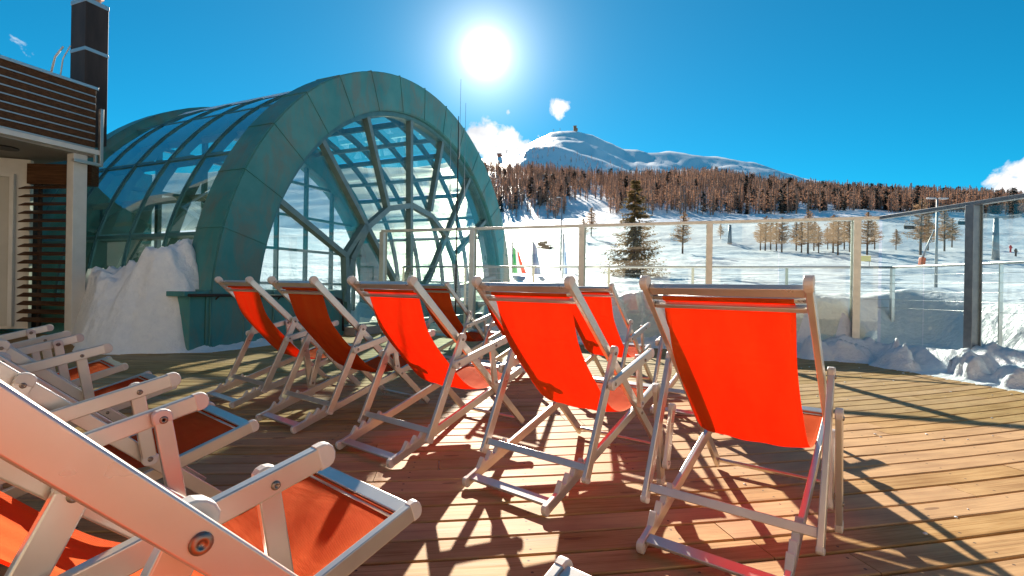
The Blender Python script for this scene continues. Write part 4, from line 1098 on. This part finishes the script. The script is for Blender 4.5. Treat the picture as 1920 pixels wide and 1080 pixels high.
# larches standing in the snow field
gold = [larch(100 + k, 1.0, 120, .0075, wide=.36, twigs=20, start=.26, fuzz=1.0) for k in range(4)]
GF = 'bare larches standing in the snow field'
spots = [(1095, 130, 7.5, 'small pale larch left of the tall spruce, nearest to it'), (1109, 132, 8.0, 'small pale larch just left of the tall spruce'), (1281, 90, 8.2, 'lone orange larch right of the tall spruce'), (1352, 118, 5.0, 'tiny larch beside the slim grey pylon'),
         (1427, 104, 6.5, 0), (1436, 106, 7.6, 0), (1446, 105, 8.4, 0), (1457, 104, 8.2, 0), (1467, 106, 7.2, 0), (1494, 104, 7.6, 1), (1504, 103, 7.8, 1), (1516, 104, 8.2, 1), (1527, 104, 7.0, 1), (1536, 106, 6.6, 1), (1553, 100, 6.6, 2), (1563, 99, 8.0, 2), (1572, 101, 8.4, 2), (1584, 99, 8.6, 2), (1594, 102, 6.6, 2),
         (1627, 104, 9.0, 'larch clump member just right of the pale corner post'), (1641, 106, 7.4, 'small larch beside the fence corner'), (1681, 105, 5.8, 'small bare larch alone behind the glass right of the corner'), (1727, 104, 11.0, 'tall bare larch left of the dark lamp pole'), (1741, 108, 9.0, 'bare larch close beside the dark lamp pole'), (1772, 106, 10.5, 'wide bare larch right of the dark lamp pole'), (1786, 110, 7.0, 'low bare larch right of the lamp pole')]
clump = {0: 'bare larch in the leftmost dense clump on the slope', 1: 'bare larch in the middle clump on the slope', 2: 'bare larch in the clump left of the pale corner post'}
for i, (px, Y, h, lab) in enumerate(spots):
    Y = Y + (((i * 7) % 11) - 5) * 1.9; h = h * (.78 + .26 * ((i * 5) % 7) / 6)
    x, y, z = at_px(px, Y)
    split_tree('larch_tree', gold[i % 4], (x, y, z - .15), (bark, twig_gold), lab if isinstance(lab, str) else clump[lab], 'tree', GF if isinstance(lab, str) else 'larch clump ' + ('left', 'middle', 'right')[lab] + ' on the slope', i * 1.3, h)
# snow-laden low bush
x, y, z = at_px(1020, 95)
bs = spruce(5, 1.0, 9, 12, 26, .95, .1, .20)
o = split_tree('bush', bs, (x, y, z - .1), (bark, needle_d), 'low dark bush with snow left of the tall spruce', 'bush', None, 0, 1.9); o.scale = (3.2, 2.0, 1.7)

# forest on the hillside
farV = [larch(200 + k, 1.0, 40, .0095, wide=.19, twigs=10, start=.16, fuzz=1.3) for k in range(6)]
firV = [spruce(300 + k, 1.0, 16, 9, 6, .20, .35, .11) for k in range(3)]
far_me = []
for k, (V, Fc, MI) in enumerate(farV):
    me = pydata('far_larch', V, Fc, [bark_far, twig_far]); me.polygons.foreach_set('material_index', MI); far_me.append(me)
fir_me = []
for k, (V, Fc, MI) in enumerate(firV):
    me = pydata('far_fir', V, Fc, [bark, needle_d]); me.polygons.foreach_set('material_index', MI); fir_me.append(me)
r3 = random.Random(42); cand = []
NT = 6500
while len(cand) < NT:
    px = r3.uniform(880, 2080); Y = 235 + (r3.random() ** .85) * 275
    ta = tanaz(px, 380); x = ta * Y
    f = fbm(np.array([x * .018]), np.array([Y * .018]), 77)[0]
    # open gullies near the foot of the wood and clearings toward the left
    low = (Y - 235) / 275
    dens = .78 + .85 * f + .55 * low
    if 1060 < px < 1135 and low < .5: dens -= .75
    if px < 1250 and low < .22: dens -= .30
    if px < 1000: dens -= .15 * (1 - low)
    if 1620 < px < 1700 and low < .06: dens -= .5
    if r3.random() > dens: continue
    h = r3.uniform(7.5, 13.0) * (.85 + .3 * r3.random()); fir = r3.random() < (.03 if px < 1400 else .08) * (1.6 - low)
    cand.append((Y, x, h, fir, px))
# a few rows over the crest (sparser, so the skyline is ragged)
for k in range(150):
    px = r3.uniform(905, 1190); Y = r3.uniform(850, 1120); x = tanaz(px, 300) * Y; cand.append((Y, x, r3.uniform(7, 12), False, px))
cand.sort(key=lambda c_: c_[0] / c_[2])
gl, gfir = 0, 0
rest = []
for c_ in cand:
    Y, x, h, fir, px = c_
    if (not fir and gl < 300) or (fir and gfir < 150):
        if fir: gfir += 1
        else: gl += 1
        me = r3.choice(fir_me if fir else far_me)
        o = link('fir_tree' if fir else 'larch_tree', me); o.location = (x, Y, tz(x, Y) - .3); o.rotation_euler = (0, 0, r3.uniform(0, 6.28)); w = r3.uniform(.9, 1.35); o.scale = (h * w, h * w, h)
        if fir: tag(o, 'small dark fir among the brown larches at the foot of the wooded hill', 'tree', 'dark firs at the foot of the wooded hill')
        else: tag(o, 'slim brown bare larch at the near edge of the wooded hill', 'tree', 'brown larches at the near edge of the wood')
    else: rest.append(c_)
arrs = []
for (V, Fc, MI) in farV + firV:
    Fq = [f for f in Fc]; arrs.append((np.array([tuple(v) for v in V]), np.array(Fq), np.array(MI)))
Vs, Fs, Ms = [], [], []; offi = 0
for (Y, x, h, fir, px) in rest:
    k = r3.randrange(6, 9) if fir else r3.randrange(6); V, Fq, Mi = arrs[k]; a_ = r3.uniform(0, 6.28); w = r3.uniform(.9, 1.35) * h
    ca, sa = math.cos(a_), math.sin(a_); z = tz(x, Y) - .3
    P_ = np.stack([(V[:, 0] * ca - V[:, 1] * sa) * w + x, (V[:, 0] * sa + V[:, 1] * ca) * w + Y, V[:, 2] * h + z], 1)
    Vs.append(P_); Fs.append(Fq + offi); Ms.append(np.where(Mi == 0, 0, 2 if fir else 1)); offi += len(V)
Vs = np.concatenate(Vs); Fs = np.concatenate(Fs); Ms = np.concatenate(Ms)
me = bpy.data.meshes.new('forest'); me.vertices.add(len(Vs)); me.vertices.foreach_set('co', Vs.astype(np.float32).ravel())
me.loops.add(len(Fs) * 4); me.loops.foreach_set('vertex_index', Fs.astype(np.int32).ravel())
me.polygons.add(len(Fs)); me.polygons.foreach_set('loop_start', np.arange(0, len(Fs) * 4, 4, dtype=np.int32))
for m_ in (bark_far, twig_far, needle_d): me.materials.append(m_)
me.polygons.foreach_set('material_index', Ms.astype(np.int32)); me.update(); me.validate()
tag(link('forest', me), 'brown larch wood covering the hillside below the snowy summit', 'forest', kind='stuff')

# ------------------------------------------------------------------ small things on the slope
orange_m = mat('orange paint', (.75, .13, .03), .5)[0]; red_m = mat('red cloth', (.60, .03, .03), .7)[0]
grey_m = noisy('galvanised grey', (.26, .28, .30), (.34, .35, .36), 3., .5, .5)
def lamp(px, py_base, Y, top_py, label, head):
    x, y, z = at_px(px, Y); zt = HC + hz_elev(px, top_py) * Y
    o = empty('street_lamp', (x, y, z)); tag(o, label, 'lamp'); h = zt - z
    bm = bmesh.new(); tube(bm, [(0, 0, -.3), (0, 0, h)], [h * .009 + .03, h * .004 + .025], 8); link('pole', mk('pole', bm, grey_m), o)
    for s in (head if isinstance(head, tuple) else (head,)):
        bm = bmesh.new(); tube(bm, [(0, 0, h - .05), (s * .14, 0, h - .01)], .02, 6); bx(bm, (s * .30, 0, h), (.34, .2, .06), None, .01); link('lamp_head', mk('lamp_head', bm, grey_m), o)
lamp(1757, 540, 24, 372, 'tall dark lamp pole with double head behind the right glass', (-1, 1))
lamp(1053, 500, 45, 370, 'slim lamp pole left of the tall spruce, its head turned left', -1)
def flag(px, Y, top, bot, cols, label, wpx):
    x, y, z = at_px(px, Y); zt = HC + hz_elev(px, top) * Y; zb = HC + hz_elev(px, bot) * Y
    o = empty('flag', (x, y, z)); tag(o, label, 'flag'); w = wpx / F_PX * Y
    bm = bmesh.new(); tube(bm, [(0, 0, -.2), (0, 0, zt - z + .25)], .035, 8); link('flag_pole', mk('flag_pole', bm, light_metal), o)
    nx, nz = 12, 14; V, Fc, MI = [], [], []
    for i in range(nx + 1):
        for k in range(nz + 1):
            u, v_ = i / nx, k / nz
            # limp cloth: hangs down from its top corner
            dx = w * u * (.45 + .55 * v_ ** 1.3); dz = -(zt - zb) * (v_ * (1 - .22 * u) + .22 * u)
            V.append((.035 + dx, .10 * w * math.sin(u * 8 + v_ * 3), zt - z + dz))
    for i in range(nx):
        for k in range(nz):
            a_ = i * (nz + 1) + k; Fc.append((a_, a_ + 1, a_ + nz + 2, a_ + nz + 1)); MI.append(min(len(cols) - 1, int(i / nx * len(cols))))
    ms = []
    for c_ in cols:
        m_ = bpy.data.materials.new('flag cloth'); m_.use_nodes = True; t_ = m_.node_tree; b_ = t_.nodes['Principled BSDF']; b_.inputs['Base Color'].default_value = (*c_, 1); b_.inputs['Roughness'].default_value = .8
        tr_ = N(t_, 'ShaderNodeBsdfTranslucent'); tr_.inputs[0].default_value = (*c_, 1); mx_ = N(t_, 'ShaderNodeMixShader', i_0=.4); L(t_, b_.outputs[0], mx_.inputs[1]); L(t_, tr_.outputs[0], mx_.inputs[2]); L(t_, mx_.outputs[0], t_.nodes['Material Output'].inputs[0]); ms.append(m_)
    me = pydata('flag_cloth', V, Fc, ms, True); me.polygons.foreach_set('material_index', MI); link('flag_cloth', me, o)
flag(962, 24, 462, 512, [(.03, .30, .10), (.8, .8, .78), (.75, .08, .04)], 'green white and red flag beside the copper arch foot', 26)
flag(1000, 26, 452, 515, [(.10, .14, .24), (.14, .20, .32)], 'limp dark blue flag left of the slim lamp pole', 16)
flag(1057, 27, 446, 515, [(.45, .55, .70), (.12, .22, .42)], 'pale blue flag hanging beside the slim lamp pole', 8)
def pylon(px, Y, top, label, arm=True):
    x, y, z = at_px(px, Y); zt = HC + hz_elev(px, top) * Y; h = zt - z
    o = empty('lift_pylon', (x, y, z)); tag(o, label, 'lift pylon')
    bm = bmesh.new(); tube(bm, [(0, 0, -.5), (.0, 0, h)], [.55, .32], 12); link('mast', mk('mast', bm, grey_m), o)
    if arm:
        bm = bmesh.new(); bx(bm, (0, 0, h + .1), (6.2, .5, .4), None, .03); link('cross_arm', mk('cross_arm', bm, grey_m), o)
        for s in (-1, 1):
            bm = bmesh.new(); bx(bm, (s * 2.8, 0, h + .35), (.25, 3.0, .3), None, .03)
            for k in range(6): tube(bm, [(s * 2.8 - .2, -1.3 + k * .52, h + .1), (s * 2.8 + .2, -1.3 + k * .52, h + .1)], .2, 10)
            link('sheave_train', mk('sheave_train', bm, grey_m), o)
pylon(1868, 85, 408, 'grey ski lift pylon with cross arm at the right edge', True)
pylon(1369, 120, 422, 'slim grey pylon in the snow field right of the spruce', False)
def snow_gun():
    x, y, z = at_px(1729, 70); o = empty('snow_lance', (x, y, z)); tag(o, 'leaning snow making lance with orange base on the slope', 'snow lance')
    bm = bmesh.new(); bar(bm, (0, 0, -.1), (.18, 0, 1.25), .62, .62, up=(0, 1, 0), bev=.12); link('base', mk('base', bm, orange_m), o)
    bm = bmesh.new(); tube(bm, [(.15, 0, 1.1), (1.0, 0, 3.4), (1.75, 0, 5.1)], [.14, .11, .08], 10); link('lance', mk('lance', bm, grey_m), o)
snow_gun()
def lift_chair(px, py, Y, label):
    x = tanaz(px, py) * Y; z = HC + hz_elev(px, py) * Y; o = empty('chairlift_chair', (x, Y, z)); tag(o, label, 'lift chair', 'chairs hanging on the ski lift')
    bm = bmesh.new(); tube(bm, [(0, 0, 2.6), (0, 0, 1.2), (0, .3, .9)], .05, 6); link('hanger', mk('hanger', bm, grey_m), o)
    bm = bmesh.new(); bx(bm, (0, 0, 0), (2.0, .5, .1), None, .02); bx(bm, (0, .28, .35), (2.0, .08, .6), None, .02); tube(bm, [(-1, 0, 0), (-1, .1, .9), (1, .1, .9), (1, 0, 0)], .05, 6); link('seat', mk('seat', bm, black_m), o)
lift_chair(1707, 429, 92, 'empty lift chair left of the dark lamp pole'); lift_chair(1809, 421, 90, 'empty lift chair close to the dark fence post')
def skier(px, Y, col, label):
    """tiny far figure: one skinned body"""
    x, y, z = at_px(px, Y); me = bpy.data.meshes.new('person')
    v = [(0, 0, .95), (0, 0, 1.2), (0, .02, 1.45), (0, .03, 1.68), (-.1, 0, .5), (-.12, .02, .05), (.1, .05, .5), (.14, .0, .05), (-.28, .05, 1.15), (-.34, -.15, .95), (.28, .05, 1.15), (.34, -.15, .95)]
    e = [(0, 1), (1, 2), (2, 3), (0, 4), (4, 5), (0, 6), (6, 7), (2, 8), (8, 9), (2, 10), (10, 11)]
    me.from_pydata(v, e, []); o = link('person', me); o.location = (x, y, z)
    sk = o.modifiers.new('skin', 'SKIN'); rad = [.15, .17, .15, .11, .10, .07, .10, .07, .07, .05, .07, .05]
    for sv, r_ in zip(me.skin_vertices[0].data, rad): sv.radius = (r_, r_)
    me.skin_vertices[0].data[0].use_root = True
    o.modifiers.new('sub', 'SUBSURF').levels = 1; me.materials.append(col); tag(o, label, 'person'); return o
skier(1896, 105, red_m, 'distant skier in red standing on the slope at the right edge')
skier(1906, 95, mat('dark jacket', (.05, .03, .03), .8)[0], 'distant skier in dark clothes below the red one')
# yellow piste sign
x, y, z = at_px(1623, 62); o = empty('piste_sign', (x, y, z)); tag(o, 'small yellow piste sign on the snow just beyond the corner', 'sign')
bm = bmesh.new(); bx(bm, (0, 0, 1.0), (1.5, .05, .7), None, .01); link('board', mk('board', bm, mat('yellow paint', (.75, .6, .2), .6)[0]), o)
bm = bmesh.new(); bx(bm, (-.6, .04, .4), (.07, .05, 1.4)); link('leg', mk('leg', bm, grey_m), o)
bm = bmesh.new(); bx(bm, (.6, .04, .4), (.07, .05, 1.4)); link('leg', mk('leg', bm, grey_m), o)
# stations on the ridges
def station(px, py, Y, w, h, label, m_):
    x = tanaz(px, py) * Y; z = tz(x, Y); o = empty('summit_station', (x, Y, z - h * .2)); tag(o, label, 'building')
    bm = bmesh.new(); bx(bm, (0, 0, h / 2), (w, w * .7, h), None, h * .02); bx(bm, (w * .65, 0, h * .3), (w * .5, w * .6, h * .6), None, h * .02); link('wall', mk('wall', bm, m_), o)
    bm = bmesh.new(); bar(bm, (-w * .6, 0, h * 1.04), (w * .6, 0, h * 1.10), w * .8, h * .08); link('roof', mk('roof', bm, grey_m), o)
brown_st = noisy('brown boarding', (.20, .11, .07), (.26, .15, .10), .1, .8)
station(1078, 243, 2500, 15, 24, 'tiny brown lift station on the snowy summit', brown_st)
station(936, 289, 1150, 9, 7, 'tiny reddish lift station on the left shoulder ridge', noisy('reddish boarding', (.32, .10, .07), (.38, .14, .09), .1, .8))
for k, (px, py) in enumerate(((1050, 245), (1038, 248), (950, 286))):
    Y = 2500 if k < 2 else 1140; x = tanaz(px, py) * Y; z = tz(x, Y); hh = 12 if k < 2 else 8
    o = empty('ridge_pylon', (x, Y, z - 4)); tag(o, ('small pylon on the summit ridge left of the station', 'smallest pylon furthest left on the summit ridge', 'pylon on the left shoulder beside the reddish station')[k], 'lift pylon')
    bm = bmesh.new(); tube(bm, [(0, 0, 0), (0, 0, hh + 4)], hh * .07, 6); link('mast', mk('mast', bm, grey_m), o)
    bm = bmesh.new(); bx(bm, (0, 0, hh + 4), (hh * .7, hh * .1, hh * .12)); link('cross_arm', mk('cross_arm', bm, grey_m), o)

# ------------------------------------------------------------------ hotel behind the terrace (seen reflected in the glass)
def hotel():
    o = empty('hotel_building', (-2, -13, -1)); tag(o, 'beige many windowed hotel reflected in the roof glass of the dome', 'building')
    wallm = noisy('beige render', (.48, .39, .28), (.53, .43, .32), .6, .8); winm = mat('window dark glass', (.02, .025, .03), .1, 0, .8)[0]
    bm = bmesh.new(); bx(bm, (0, -5, 6), (34, 10, 14), None, .05); link('wall', mk('wall', bm, wallm), o)
    bm = bmesh.new(); bx(bm, (0, -5, 13.3), (36, 12, .5), None, .05); link('roof', mk('roof', bm, brown_wood), o)
    for f_ in range(4):
        for k in range(11):
            bm = bmesh.new(); bx(bm, (-15 + k * 3, .01, 2.6 + f_ * 2.9), (1.1, .08, 1.4), None, .01); w = link('window', mk('window', bm, winm), o)
        if f_:
            bm = bmesh.new(); bx(bm, (0, .5, 1.55 + f_ * 2.9), (32, 1.0, .15), None, .02); link('balcony', mk('balcony', bm, brown_wood), o)
hotel()
